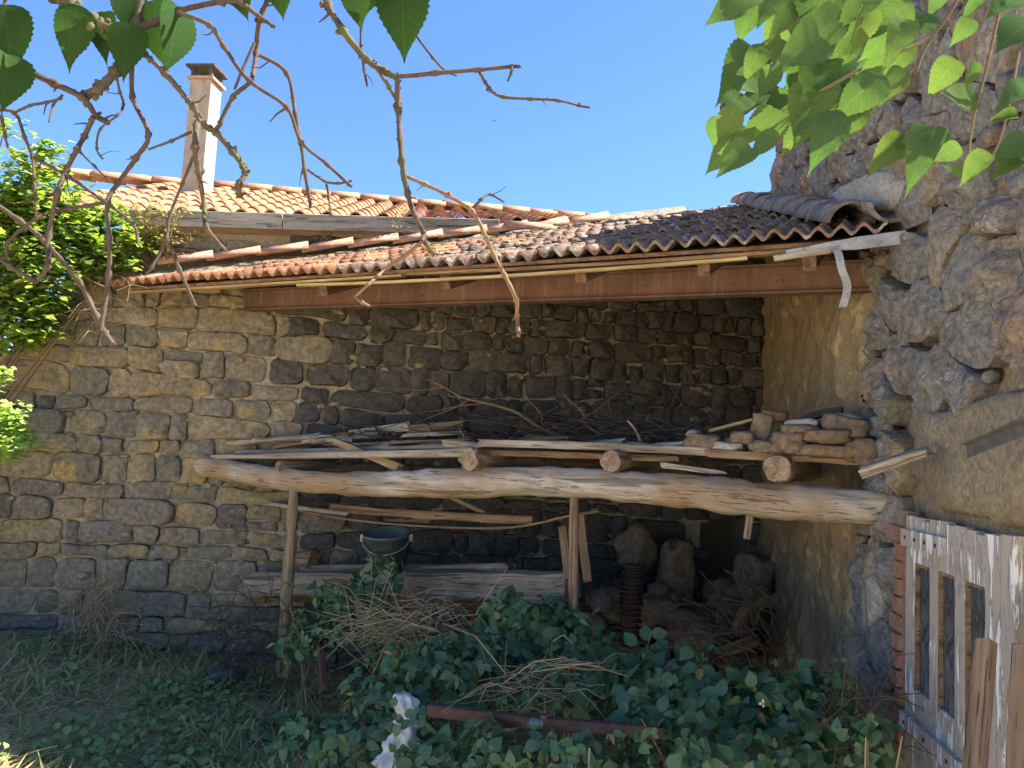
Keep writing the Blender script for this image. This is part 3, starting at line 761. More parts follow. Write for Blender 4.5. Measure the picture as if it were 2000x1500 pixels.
# boarding under the tiles
tri = [LT(-.1, -.02, -.012), LT(ELEN, -.02, -.012)]
cw = np.dot(C-A, EN)/np.dot(LU, EN); cu = np.dot(C-A, EV)
tri.append(LT(cu, cw, -.012)); t2 = [q-LN*.02 for q in tri]
obj('boarding', tri+t2, [(0, 1, 2), (5, 4, 3), (0, 3, 4, 1), (1, 4, 5, 2), (2, 5, 3, 0)], RAFTER, lean)
pw = [(i/16, .018+.021*cos(2*pi*2*i/16)) for i in range(17)]
CORR = tile_mesh('roof_tile', .205, .36, pw, .017, TILE2); CORRM = tile_mesh('roof_tile', .205, .36, pw, .019, TILEMOSS_SHADE)
rt = random.Random(12); nrow = 0
for r in range(12):
    w = r*.30-.05
    for c in range(-1, 30):
        u = c*.20+.0
        if inw1(u+.1, w+.18) < -.10 or inw2(u+.1, w+.18) < -.06: continue
        if u > ELEN-.12: continue
        tl = .06+rt.uniform(-.012, .012); y = unit(LU-LN*tl); x = unit(EV+LU*rt.uniform(-.015, .015)); zz = np.cross(x, y)
        sag = -.02*sin(pi*min(max(u/ELEN, 0), 1))
        p = LT(u+rt.uniform(-.004, .004), w+rt.uniform(-.03, .022), .03+rt.uniform(-.004, .012))+UP*sag
        m = CORRM if (u-.25*w+rt.uniform(-.6, .6)) > 2.1 else CORR  # right half: mossy copy whose dark colour also stands in for shadow
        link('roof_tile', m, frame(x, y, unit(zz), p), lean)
# moss cushions on the shaded tiles
for k in range(120):
    u = rt.uniform(2.2, ELEN-.3); w = rt.uniform(.02, 1.6)
    if inw1(u, w) < .15 or inw2(u, w) < .15: continue
    r = rt.uniform(.010, .026); vv, ff = rock(LT(u, w, .036), r*1.5, r, r*.4, k, rt.random()*3, 0, .5, 8, 5, .9)
    obj('moss_cushion', vv, ff, simple('moss', (.11, .11, .05), (.2, .17, .08), 40, .95, .02) if k == 0 else bpy.data.materials['moss'], lean, True)
# half-round tiles bedded in mortar where the roof meets the house wall
HR = half_round('half_round_tile', .105, .42, .016, TILEPALE, taper=.86)
def w1line(s, out): # point on the lean-to plane near the house wall at distance s from the corner
    p = P1(s, 0, out); w = np.dot(p-A, EN)/np.dot(LU, EN); u = np.dot(p-A, EV); return LT(u, w)
def flash_z(s): return float(np.interp(s, [2.0, 4.9, 5.4], [.0, .075, .085]))
mv = []; mf = []
for i in range(60):
    s = 5.28-i*.075; q = w1line(s, .30+.03*nz(s*4)); q2 = w1line(s, .02)
    zz = flash_z(s); pts = [q+LN*.015, q+LN*(.06+.03*nz(s*9))+UP*.02*nz(s*6), (q+q2)/2+UP*(zz+.03*nz(s*7, 2)), q2+UP*(zz+.10)]
    mv += pts
    if i:
        k = (i-1)*4; mf += [(k+j, k+4+j, k+5+j, k+1+j) for j in range(3)]
obj('mortar_fillet', mv, mf, RENDER if False else mortar_mat('weathered_mortar', (.30, .26, .19), (.40, .35, .26), (.17, .15, .115), .014), lean, True)
i = 0; s = 5.22
while s > 1.75:
    a = w1line(s, .17)+UP*(flash_z(s)+.015+.01*rt.uniform(-1, 1)); b = w1line(s-.36, .17)+UP*(flash_z(s-.36)+.03)
    x = unit(a-b); y = unit(np.cross(UP, x)); zz = np.cross(x, y)
    link('half_round_tile', HR, frame(x, y, zz, b-x*.04), lean); s -= .355+rt.uniform(-.01, .015); i += 1
for k in range(40):                                      # dry moss along them
    s = rt.uniform(2.3, 5.1); p = w1line(s, .07)+UP*(flash_z(s)+.085); r = rt.uniform(.02, .05)
    vv, ff = rock(p, r*1.6, r*.7, r*.55, 90+k, rt.random()*.4, 0, .5, 8, 5, .9); obj('moss_cushion', vv, ff, MOSS, lean, True)
# big grey half-round tiles along the barn wall
HB = half_round('barrel_tile', .115, .50, .014, TILEGREY, pi*.97, .93, 13)
def w2line(t, out): p = P2(t, 0, out); w = np.dot(p-A, EN)/np.dot(LU, EN); u = np.dot(p-A, EV); return LT(u, w)
t = 3.30
for k in range(9):
    a = w2line(t, .22); b = w2line(t-.40, .22); x = unit(b-a-UP*.006); y = unit(np.cross(UP, x)); zz = np.cross(x, y)
    link('barrel_tile', HB, frame(x, y, zz, a+UP*(.045+rt.uniform(-.008, .008))), lean); t -= .40
a = w2line(3.50, .085); b = w2line(3.1, .085); x = unit(b-a); y = -unit(np.cross(UP, x)); zz = np.cross(x, y)
link('channel_tile', half_round('channel_tile', .11, .42, .016, TILEGREY), frame(x, y, zz, a+UP*.17), lean)
# eave battens and rafters
def lb(u0, u1, w, n, ww, tt, m, seed, name, sag=True):
    a = LT(u0, w, n); b = LT(u1, w, n); sg = -.02 if sag else 0
    plank(name, a, b, ww, tt, m, lean, seed=seed, ragged=.003, bend=sg, rough=.03)
lb(-.05, 2.45, .01, -.055, .05, .016, YELLOWWOOD, 2, 'eave_batten', False)
lb(1.6, ELEN-.75, -.005, -.072, .03, .018, YELLOWWOOD, 3, 'eave_batten'); lb(2.4, ELEN-.1, .03, -.045, .05, .02, BROWNWOOD, 4, 'eave_batten')
for px, py in ((625, 565), (865, 551), (1130, 537), (1372, 520), (1580, 505)):
    q = onplane(px, py, A+EN*.05, EN); u = np.dot(q-A, EV)
    wl = .2
    while inw1(u, wl) > 0 and inw2(u, wl) > 0 and wl < 4: wl += .05
    a = LT(u, .04, -.11); b = LT(u, wl+.1, -.11); plank('rafter', a, b, .065, .10, RAFTER, lean, seed=int(px), ragged=.002, rough=.03)
# steel I-beam carrying it
BQ0 = W1(462, 590); BQ1 = W2(1705, 530)
bm0 = np.array([*BQ0[:2], 0]); bm1 = np.array([*BQ1[:2], 0]); BD = unit(bm1-bm0); BNn = np.array([BD[1], -BD[0], 0]); bm1 = bm1+BD*.25; bm0 = bm0-BD*.2
def beamz(x, y): return onplane(x, y, BQ0, BNn)[2]
zl = beamz(470, 607); zr = beamz(1690, 572)
mb = MB()
Lb = np.linalg.norm(bm1-bm0)
def bpt(l, o, h): return bm0+BD*l+BNn*o+UP*(zl+(zr-zl)*l/Lb+h)
HBM = .17
def ibox(o0, o1, h0, h1):
    v = []
    for l in (0, Lb):
        for (o, h) in ((o0, h0), (o1, h0), (o1, h1), (o0, h1)): v.append(bpt(l, o, h))
    mb.add(v, [(0,1,2,3),(7,6,5,4),(0,4,5,1),(1,5,6,2),(2,6,7,3),(3,7,4,0)])
prof = [(-.045, 0), (.045, 0), (.045, .010), (.006, .014), (.006, HBM-.014), (.045, HBM-.010), (.045, HBM), (-.045, HBM), (-.045, HBM-.010), (-.006, HBM-.014), (-.006, .014), (-.045, .010)]
v = [bpt(l, o, h) for l in (0, Lb) for (o, h) in prof]; n = len(prof)
f = [(i, (i+1) % n, n+(i+1) % n, n+i) for i in range(n)]+[tuple(range(n))[::-1], tuple(n+i for i in range(n))]
lv, mw = alongX(v, bm0+UP*zl, bm1+UP*zr)
sb = obj('steel_beam', lv, f, RUST, None, False, mw, label='red-brown steel I-beam spanning the corner under the tiled lean-to roof', cat='steel beam')
for px, py in ((825, 578), (1263, 558), (1530, 548)):
    q = onplane(px, py, BQ0, BNn); vv, ff = sweep([q+BNn*.004, q+BNn*.011], .008, 10); obj('bolt_hole', vv, ff, CHIMCAP, sb)
# zinc flashing at the roof end with a strip hanging loose
def strip(name, pts, wdt, th, m, par=None, wdir=UP, **kw):
    P, _ = smooth_pts(pts, 1, 5); v = []; f = []; wd = np.array(wdir)
    for p in P: v += [p-wd*wdt/2, p+wd*wdt/2, p+wd*wdt/2+NB*th, p-wd*wdt/2+NB*th]
    for i in range(1, len(P)):
        for j in range(4): f.append(((i-1)*4+j, (i-1)*4+(j+1) % 4, i*4+(j+1) % 4, i*4+j))
    f += [(0, 1, 2, 3), tuple((len(P)-1)*4+q for q in (3, 2, 1, 0))]
    return obj(name, v, f, m, par, **kw)
def PE(x, y, o=0): return onplane(x, y, A-EN*(.03+o), EN)
fl = empty('zinc_flashing', PE(1640, 480), 'crumpled pale zinc flashing with a torn strip hanging under the tile edge', 'flashing')
q = [PE(1535, 493, .02), PE(1620, 484, .025), PE(1770, 463, .03)]; mv = []; mf = []
up_w = [.012, .05, .05]
for i in range(13):
    t = i/12; p = q[0]*(1-t)+q[2]*t; h = .010+.021*min(1, t*1.6)+.004*nz(t*9); mv += [p-UP*h, p+UP*h, p+UP*h+NB*.004, p-UP*h+NB*.004]
    if i: mf += [((i-1)*4+j, (i-1)*4+(j+1) % 4, i*4+(j+1) % 4, i*4+j) for j in range(4)]
mf += [(0, 1, 2, 3), (51, 50, 49, 48)]
obj('flashing_sheet', mv, mf, GALV, fl)
plank('lath', PE(1518, 504, .03), PE(1628, 488, .035), .012, .03, GREYWOOD, fl, seed=8)
strip('hanging_strip', [PE(1622, 486, .05), PE(1636, 492, .06), PE(1644, 525, .06), PE(1655, 560, .055), PE(1646, 600, .06)], .036, .002, GALV, fl, EV)

# ------------------------------------------------------------------ the big log, its props, cross logs and planks
def px2m(px, p): return px*proj(p)[2]/FPX
pts = []; rad = []
for (x, y, hpx) in ((398, 907, 20), (440, 918, 23), (530, 933, 23), (650, 944, 24), (780, 945, 27), (900, 944, 32), (1010, 940, 30), (1130, 944, 31), (1250, 952, 33), (1380, 964, 36), (1500, 978, 38), (1620, 986, 37), (1760, 990, 35)):
    p = PB(x, y); pts.append(p); rad.append(px2m(hpx, p)*.93)
pts[0] = pts[0]-DB*.15; 
P_, R_ = smooth_pts(pts, rad, 8); v, f = sweep(P_, R_, 24, .16, 3); lv, mw = alongX(v, P_[0], P_[-1])
log = obj('log_beam', lv, f, LOGWOOD, None, True, mw, label='long thick barkless log spanning the corner as the shelf beam', cat='log')
def logz(x, dy=0): return PB(x, 900)
pole('prop_post', [PB(573, 950, .02), PB(570, 1030, .03), PB(562, 1130, .05), PB(558, 1230, .03), PB(553, 1322, .06)], [.036, .034, .045, .045, .05], POLEWOOD, None, 12, .3, 6, 4,
     label='pale crooked prop post under the left end of the log', cat='post')
pole('prop_post', [PB(1122, 965, 0), PB(1120, 1060, -.02), PB(1121, 1150, 0), PB(1121, 1240, -.02), PB(1121, 1330, 0)], [.028, .027, .029, .026, .028], BROWNWOOD, None, 12, .2, 5, 6,
     label='slim dark prop post under the middle of the log', cat='post')
def back_to_wall(p, d):
    L = 10.0
    for (n) in (N1, N2):
        k = np.dot(d, n)
        if k < 0: L = min(L, -np.dot(p-C, n)/k if True else L)
    return L
def cross(x, y, r, label, o=.10, seed=0, rough=.3, tilt=0.0):
    p = PB(x, y, o); d = unit(-NB+UP*tilt); L = max(.4, min(2.4, back_to_wall(p, d)+.1))
    return pole('cross_log', [p, p+d*.25+UP*.01, p+d*L*.6, p+d*L], [r*.92, r, r*.95, r*.85], POLEWOOD if seed % 2 else BEAMWOOD, None, 14, rough, 5, seed, label=label, cat='log', group='cross logs lying on the big log')
cross(545, 911, .045, 'thin round cross log nearest the left wall on the big log', .06, 2, .1)
cross(915, 899, .072, 'knobbly split-ended cross log above the middle of the big log', .13, 3, .5)
cross(1192, 901, .068, 'smooth sawn cross log right of the knobbly one on the big log', .12, 4, .12)
cross(1518, 916, .074, 'cracked round cross log under the pile of stones', .12, 5, .25)
pole('wooden_peg', [PB(1464, 985, -.06), PB(1464, 1010, -.05), PB(1459, 1053, -.03)], [.022, .021, .018], POLEWOOD, None, 10, .15, 4, 8, label='short pale wooden peg hanging below the right part of the log', cat='peg')

def PLK(x0, y0, x1, y1, o0, o1, thpx, w, m, label, seed, bend=0, taper=(1, 1), roll=0, cat='plank', group=None):
    a = PB(x0, y0, o0); b = PB(x1, y1, o1); t = px2m(thpx, (a+b)/2)
    return plank('plank', a, b, w, t, m, None, roll, bend, .25, taper, seed, 10, .03, label=label, cat=cat, group=group)
PLK(418, 893, 930, 884, -.02, .0, 15, .14, GREYWOOD, 'long pale plank along the left half of the big log', 1, .0, (.6, 1))
PLK(455, 884, 900, 872, -.16, -.16, 7, .12, GREYWOOD, 'thin plank just behind the long pale left plank', 2)
PLK(942, 866, 1400, 884, -.02, -.05, 15, .15, GREYWOOD, 'long pale plank along the middle of the shelf front edge', 3, .01)
PLK(1390, 886, 1722, 902, -.04, -.10, 17, .16, BROWNWOOD, 'brown plank under the pile of stones at the right', 4)
PLK(955, 884, 1330, 897, -.10, -.12, 11, .14, BROWNWOOD, 'darker brown plank below the long pale middle plank', 5)
PLK(875, 866, 945, 873, .0, -.05, 17, .10, GREYWOOD, 'short grey board end on the knobbly cross log', 6, 0, (1, .8))
PLK(1085, 872, 1221, 861, -.18, -.25, 11, .10, GREYWOOD, 'grey board tapering to the right behind the middle plank', 7, 0, (.4, 1))
PLK(445, 868, 628, 849, -.10, -.25, 10, .09, GREYWOOD, 'weathered slat at the far left end of the shelf', 8, 0, (1, .6))
PLK(500, 873, 622, 856, -.3, -.42, 7, .07, GREYWOOD, 'narrow slat lying behind the far left slat', 9)
PLK(560, 862, 690, 848, -.22, -.3, 9, .07, BROWNWOOD, 'short brown slat crossing the left slats', 10)
PLK(684, 846, 796, 833, -.40, -.45, 19, .03, GREYWOOD, 'pale grey board on edge at the back left of the shelf', 11, 0, (.6, 1))
PLK(800, 839, 902, 829, -.46, -.55, 19, .03, BROWNWOOD, 'brown board on edge beside the pale grey back board', 12, 0, (1, .8))
PLK(790, 851, 905, 845, -.35, -.4, 7, .06, GREYWOOD, 'thin lath in front of the brown back board', 13)
PLK(650, 860, 783, 914, .03, -.06, 15, .05, POLEWOOD, 'slanting stick with cut end leaning on the left planks', 14, cat='stick')
PLK(1296, 909, 1412, 923, .02, .0, 12, .06, GREYWOOD, 'short split piece of wood lying on top of the log', 15, 0, (1, .35))
PLK(1225, 866, 1345, 873, -.3, -.4, 6, .10, GREYWOOD, 'thin grey board ending at the stone pile', 16)
PLK(1030, 852, 1215, 858, -.55, -.7, 8, .10, BROWNWOOD, 'dark plank deep on the shelf below the twigs', 17)
PLK(1100, 840, 1140, 848, -.75, -.75, 14, .05, BROWNWOOD, 'stub of broken wood deep on the shelf', 18)
PLK(700, 868, 860, 862, -.3, -.35, 6, .10, BROWNWOOD, 'dark thin board under the back left boards', 19)
a_ = W2(1692, 920, .30); b_ = W2(1815, 880, .12)
plank('plank', a_, b_, .10, .045, GREYWOOD, None, .3, 0, .2, (1, .7), 31, 8, .01, label='lichened plank end jutting from the barn wall above the log end', cat='plank')
rt = random.Random(55); spots_ = []
lab_s = ['far left, lowest of the heap', 'far left, crossing the others', 'at the left shelf end, split', 'left shelf, half buried', 'behind the slanting stick', 'left of the slanting stick', 'near the knobbly cross log', 'left of the knobbly cross log', 'behind the middle plank', 'between the two middle cross logs', 'behind the smooth cross log', 'right of the smooth cross log', 'left of the stone pile', 'deep behind the stone pile', 'above the thin cross log', 'at the back wall, left']
for k, l_ in enumerate(lab_s):
    x0 = [440, 470, 500, 540, 640, 600, 820, 760, 980, 1060, 1150, 1240, 1290, 1330, 520, 620][k]; ln = rt.uniform(70, 190); y0 = 872+(x0-440)*.012-rt.uniform(0, 20)
    PLK(x0, y0, x0+ln, y0-rt.uniform(-6, 14), -rt.uniform(.08, .5), -rt.uniform(.08, .6), rt.uniform(5, 10), rt.uniform(.04, .1), rt.choice([GREYWOOD, GREYWOOD, BROWNWOOD]), 'weathered slat on the shelf, '+l_, 300+k, rt.uniform(-.015, .02), (1, rt.uniform(.4, 1)), rt.uniform(-.3, .3), 'slat', 'loose slats on the shelf')
# below the log
PLK(518, 983, 682, 1003, -.30, -.30, 8, .05, GREYWOOD, 'short lath hanging under the left end of the log', 20)
PLK(652, 990, 1040, 1014, -.35, -.38, 15, .10, BROWNWOOD, 'brown plank slung under the log', 21, -.015)
pole('bent_strip', [PB(585, 998, -.28), PB(700, 1017, -.26), PB(850, 1029, -.26), PB(1000, 1030, -.26), PB(1110, 1008, -.2), PB(1170, 998, -.2)], .013, BROWNWOOD, None, 8, .2, 5, 3, .6, label='thin bent wooden strip sagging below the log', cat='strip')
PLK(872, 967, 946, 1002, -.2, -.4, 8, .05, POLEWOOD, 'slanting stick below the middle of the log', 22, cat='stick')
bmA = PB(492, 1139, -.28); bmB = PB(1118, 1146, -.28)
beam = plank('squared_beam', bmA, bmB, .2, .185, BEAMWOOD, None, 0, 0, .12, (.95, 1), 40, 14, .02, label='heavy hewn squared beam resting behind the two prop posts', cat='beam')
for px, py in ((614, 1138), (670, 1162), (966, 1161), (1015, 1161)):
    p = PB(px, py, -.18); vv, ff = sweep([p-NB*.02, p+NB*.004], .013, 10); obj('mortise_hole', vv, ff, CHIMCAP, beam)
PLK(590, 1112, 1000, 1111, -.52, -.52, 20, .16, BEAMWOOD, 'second beam lying behind the heavy squared beam', 41, cat='beam')
PLK(567, 1092, 614, 1091, -.5, -.5, 30, .12, BROWNWOOD, 'small squared wood block on the left end of the beam', 42, cat='wood block')
PLK(560, 1160, 1070, 1185, -.55, -.55, 20, .2, BROWNWOOD, 'dark lower timber in shadow below the heavy beam', 43, cat='beam')
for (x0, y0, x1, y1, lb_, sd_) in ((1098, 1030, 1112, 1130, 'thin upright board left of the slim prop post', 44), (1133, 1005, 1148, 1135, 'wider leaning board right of the slim prop post', 45)):
    plank('board', PB(x0, y0, -.2), PB(x1, y1, -.15), .05, .02, BROWNWOOD, None, 0, 0, .2, (1, 1), sd_, 6, .01, label=lb_, cat='board')
v = [PB(1068, 1168, -.15), PB(1120, 1162, -.12), PB(1121, 1197, -.12), PB(1098, 1190, -.12)]; v += [q-NB*.012 for q in v]
obj('rusty_plate', v, [(0,3,2,1),(4,5,6,7),(0,1,5,4),(1,2,6,5),(2,3,7,6),(3,0,4,7)], DRUST, None, label='rusty torn metal plate beside the slim prop post', cat='plate')

# bucket
bk = empty('bucket', PB(757, 1118, -.30), 'blue-green plastic bucket tilted on the hewn beam', 'bucket')
bc = PB(757, 1112, -.32); hB = .26; v = []; f = []; n = 20
Mt = np.array(Matrix.Rotation(.18, 3, 'X') @ Matrix.Rotation(-.06, 3, 'Y'))
prof = [(.0, 0), (.125, 0), (.165, hB), (.175, hB), (.175, hB+.018), (.158, hB+.012), (.118, .02), (0, .02)]
for r_k, h_k in prof:
    for i in range(n): v.append(bc+Mt @ np.array([cos(2*pi*i/n)*max(r_k, .001), sin(2*pi*i/n)*max(r_k, .001), h_k]))
for k in range(len(prof)-1):
    for i in range(n): i2 = (i+1) % n; f.append((k*n+i, k*n+i2, (k+1)*n+i2, (k+1)*n+i))
obj('bucket_body', v, f, BUCKET, bk, True)
hp = [bc+Mt @ np.array([.178*cos(a), .178*sin(a), hB-.01-.09*sin((a-pi)/(pi)*pi)]) for a in np.linspace(pi, 2*pi, 11)]
vv, ff = sweep(hp, .004, 6); obj('handle', vv, ff, GALV, bk, True)
for sgx in (-1, 1):
    p = bc+Mt @ np.array([.175*sgx, 0, hB-.02]); mb = MB(); mb.box(p-np.array([.012, .02, .03]), [1, 0, 0], [0, 1, 0], UP, .024, .04, .05); obj('handle_lug', mb.v, mb.f, GALV, bk)

# pile of stones and broken tiles on the right end of the shelf
def pstone(x, y, w, h, o, m, label, seed, depth=None, tilt=0.0, cat='stone', sq=.65):
    p = PB(x, y, o); hx = px2m(w/2, p)*1.08; hz_ = px2m(h/2, p)*1.12
    vv, ff = rock(p, hx, depth or hx*.8, hz_, seed, atan2(DB[1], DB[0]), tilt, .38, 14, 10, sq*.85)
    obj('loose_stone' if cat == 'stone' else 'tile_fragment', vv, ff, m, None, True, label=label, cat=cat, group='rubble piled on the shelf')
pstone(1375, 863, 62, 27, -.05, PILESTONE, 'flat brown slab at the left foot of the stone pile', 1, .08, .05)
pstone(1355, 849, 24, 18, -.12, GREYWOOD, 'small grey knob of wood at the left edge of the stone pile', 2, sq=.9)
pstone(1487, 838, 36, 54, -.10, PILESTONE, 'slab standing on edge in the stone pile', 3, .03, .12, sq=.45)
pstone(1455, 855, 52, 22, -.08, PILESTONE, 'dull flat stone against the standing slab', 4, .07, .1, sq=.5)
pstone(1488, 873, 42, 24, .0, PILESTONE, 'small ochre stone at the front of the pile', 5)
pstone(1516, 813, 40, 18, -.3, TILE, 'orange broken roof tile on top of the stone pile', 6, .06, .05, 'tile fragment', .5)
pstone(1543, 866, 66, 42, .0, PILESTONE, 'blocky brown stone in the middle of the pile front', 7)
pstone(1567, 842, 72, 24, -.03, PILESTONE, 'long flat stone on the blocky brown stone', 8)
pstone(1572, 828, 56, 16, -.06, LIME, 'pale crumbly lump on top of the flat stone', 9)
pstone(1620, 853, 82, 30, .02, PILESTONE, 'smooth oval stone right of the blocky brown stone', 10, sq=.85)
pstone(1651, 834, 90, 34, -.04, PILESTONE, 'largest upper stone of the pile sloping right', 11, None, .2)
pstone(1622, 817, 28, 15, -.08, LIME, 'little pale chunk on the largest upper stone', 12)
pstone(1656, 815, 46, 11, -.12, LIME, 'white flake lying on top of the pile', 13, .04, .1)
pstone(1622, 881, 100, 24, .0, PILESTONE, 'wide bottom stone of the pile on the brown plank', 14)
pstone(1690, 879, 68, 40, .02, PILESTONE, 'rounded stone at the right foot of the pile', 15)
pstone(1702, 905, 46, 24, .05, PILESTONE, 'ochre stone wedged between plank and barn wall', 16)
pstone(1668, 858, 60, 26, -.06, PILESTONE, 'stone filling the gap under the largest upper stone', 17)
pstone(1590, 872, 50, 20, -.12, PILESTONE, 'shadowed stone between the pile front stones', 18)
pstone(1716, 836, 34, 44, -.05, BOULDER, 'dark upright shard between the pile and the barn wall', 19, .04)
pstone(1420, 872, 60, 14, -.02, LIME, 'thin pale slab lying along the plank', 20, .05)
plank('lath', PB(1385, 842, -.2), PB(1470, 820, -.2), .03, .018, YELLOWWOOD, None, 0, 0, .1, (1, 1), 50, 5, .003, label='pale lath propped up on the stone pile', cat='lath')
pts = [PB(1512, 846, -.12), PB(1550, 822, -.15), PB(1595, 803, -.18), PB(1643, 795, -.2)]
mv = []; mf = []
P_, _ = smooth_pts(pts, 1, 5)
for p in P_: mv += [p+UP*.004, p-UP*.004-UP*.03, p-UP*.034-NB*.1, p-NB*.1]
for i in range(1, len(P_)): mf += [((i-1)*4+j, (i-1)*4+(j+1) % 4, i*4+(j+1) % 4, i*4+j) for j in range(4)]
mf += [(3, 2, 1, 0), tuple((len(P_)-1)*4+q for q in (0, 1, 2, 3))]
obj('curved_tile', mv, mf, CHIMCAP, None, label='dark curved tile edge lying over the stone pile', cat='tile')

# twigs on the shelf
def twig(name, poly, r0, r1, m, label, o=-.4, cat='twig', group='twigs on the shelf', sides=(), seed=0):
    main = [PB(x, y, o+.05*nz(i*1.7, seed)) for i, (x, y) in enumerate(poly)]
    P, R = smooth_pts(main, list(np.linspace(r0, r1, len(main))), 4); v, f = sweep(P, R, 6, .2, seed)
    mb = MB(); mb.add(v, f)
    for sp in sides:
        q = [PB(x, y, o-.05) for x, y in sp]; P, R = smooth_pts(q, list(np.linspace(r1*1.2, r1*.5, len(q))), 3); v, f = sweep(P, R, 5, .1); mb.add(v, f)
    return obj(name, mb.v, mb.f, m, None, True, label=label, cat=cat, group=group)
twig('twig', [(1125, 860), (1060, 838), (1010, 806), (960, 790), (905, 777), (865, 755), (834, 740)], .014, .004, STEM, 'longest forked twig rising left across the back wall', -.45,
     sides=[[(915, 781), (880, 800), (840, 815), (795, 832)], [(950, 788), (900, 792), (850, 803), (810, 805)], [(865, 757), (820, 762), (770, 758)]], seed=1)
twig('twig', [(1060, 836), (1056, 808), (1040, 790), (1024, 776)], .006, .003, STEM, 'short curved twig beside the longest twig', -.5, seed=2)
twig('twig', [(1180, 852), (1145, 830), (1138, 805), (1115, 785), (1100, 770)], .009, .004, STEM, 'bent twig standing right of the longest twig', -.5, seed=3)
twig('twig', [(1252, 866), (1244, 845), (1232, 828), (1225, 822)], .010, .006, GREYWOOD, 'pale stub of twig near the right planks', -.3, seed=4)
twig('twig', [(910, 870), (905, 850), (898, 838)], .006, .003, STEM, 'tiny twig tuft on the knobbly cross log', -.05, sides=[[(905, 850), (925, 862), (940, 872)], [(904, 852), (890, 842)]], seed=5)
rt = random.Random(77); mb = MB()                                   # dry brushwood heaped at the back of the shelf
for k in range(420):
    x = rt.uniform(640, 1380); y = 868-rt.random()**1.6*(62 if 850 < x < 1250 else 28); o = -rt.uniform(.3, 1.0)
    p = PB(x, y, o); L = rt.uniform(.12, .5); d = unit(DB*rt.uniform(-1, 1)+NB*rt.uniform(-.3, .3)+UP*rt.uniform(-.25, .25)); m_ = p+d*L*.5+UP*rt.uniform(-.04, .04)
    q = p+d*L; r = rt.uniform(.0025, .007)
    if min(np.dot(z_-C, N1) for z_ in (p, q)) < .1 or min(np.dot(z_-C, N2) for z_ in (p, q)) < .1: continue
    v, f = sweep([p, m_, q], [r, r, r*.6], 4); mb.add(v, f)
obj('brushwood', mb.v, mb.f, BARK, None, True, label='heap of dry brushwood along the back of the shelf', cat='brushwood', kind='stuff')

# dark right-hand recess: rubble, ribbed pipe, slab, hoop and sticks
rt = random.Random(31)
def deep(x, y, Y): return at(x, y, Y)
slab_c = deep(1318, 1140, 6.3)
vv, ff = rock(slab_c, .14, .10, .32, 41, .3, .08, .4, 14, 12, .4); obj('stone_slab', vv, ff, PILESTONE, None, True, label='tall pale slab standing in the dark recess', cat='stone slab')
lab = ['beside the ribbed pipe', 'at the foot of the tall slab', 'under the dark wall hole', 'in the dark below the hole', 'against the plastered wall', 'behind the hoop', 'low near the sticks', 'left of the tall slab']
for k, (x, y, Y, r) in enumerate(((1275, 1190, 6.0, .13), (1330, 1225, 5.9, .12), (1410, 1165, 6.3, .13), (1400, 1215, 6.2, .12), (1475, 1130, 6.3, .15), (1455, 1180, 6.2, .13), (1370, 1240, 5.8, .11), (1240, 1080, 6.4, .15))):
    vv, ff = rock(deep(x, y, Y), r*1.15, r, r*.9, 60+k, k, .3*k, .5, 16, 11, .5); obj('rubble_stone', vv, ff, DARKRUBBLE, None, True, label='dark rubble stone '+lab[k], cat='stone', group='rubble in the dark recess')
mb = MB()
for k in range(70):                                                   # fallen rubble against the walls
    x = rt.uniform(1160, 1520); y = rt.uniform(1150, 1330); r = rt.uniform(.05, .11); vv, ff = rock(deep(x, y, rt.uniform(5.9, 6.5)), r*1.2, r, r*.8, k+200, rt.random()*3, 0, .35, 8, 6); mb.add(vv, ff)
obj('fallen_rubble', mb.v, mb.f, DARKRUBBLE, None, True, label='bank of fallen rubble filling the foot of the dark corner', cat='rubble', kind='stuff')
rp = empty('ribbed_pipe', deep(1232, 1260, 5.6), 'dark ribbed metal pipe standing in the recess', 'pipe')
core = [deep(1240, 1105, 5.75), deep(1232, 1170, 5.7), deep(1228, 1260, 5.6)]
vv, ff = sweep(smooth_pts(core, .06, 6)[0], .06, 12); obj('pipe_core', vv, ff, DRUST, rp, True)
P_, _ = smooth_pts(core, .1, 9)
for k, p in enumerate(P_):
    p = p+np.array([rt.uniform(-.008, .008), rt.uniform(-.008, .008), 0]); vv, ff = sweep([p-UP*.006, p+UP*.006+np.array([0, 0, rt.uniform(-.003, .003)])], .084+rt.uniform(-.008, .008), 14, .2, k); obj('rib', vv, ff, DRUST, rp, True)
pole('curved_timber', [deep(1512, 1172, 5.6), deep(1475, 1180, 5.5), (deep(1450, 1200, 5.45)), deep(1432, 1240, 5.4)], [.045, .045, .04, .03], BROWNWOOD, None, 8, .2, 5, 5, label='curved brown timber leaning on the plastered wall', cat='timber')
pole('stick', [deep(1253, 1282, 4.5), deep(1330, 1258, 4.6), deep(1400, 1240, 4.7), deep(1482, 1228, 4.8)], [.009, .008, .007, .005], STEM, None, 6, .2, 4, 6, label='long pale stick reaching over the brambles into the recess', cat='stick')
pole('stick', [deep(1400, 1243, 4.75), deep(1440, 1260, 4.7), deep(1478, 1275, 4.7)], [.006, .005, .004], STEM, None, 6, .2, 4, 7, label='short stick branching down below the long pale stick', cat='stick')
plank('plank', deep(1405, 1275, 5.2), deep(1472, 1252, 5.3), .08, .03, BROWNWOOD, None, .4, 0, .2, (1, 1), 71, 6, .01, label='short board lying in the dark recess', cat='plank')
mb = MB()
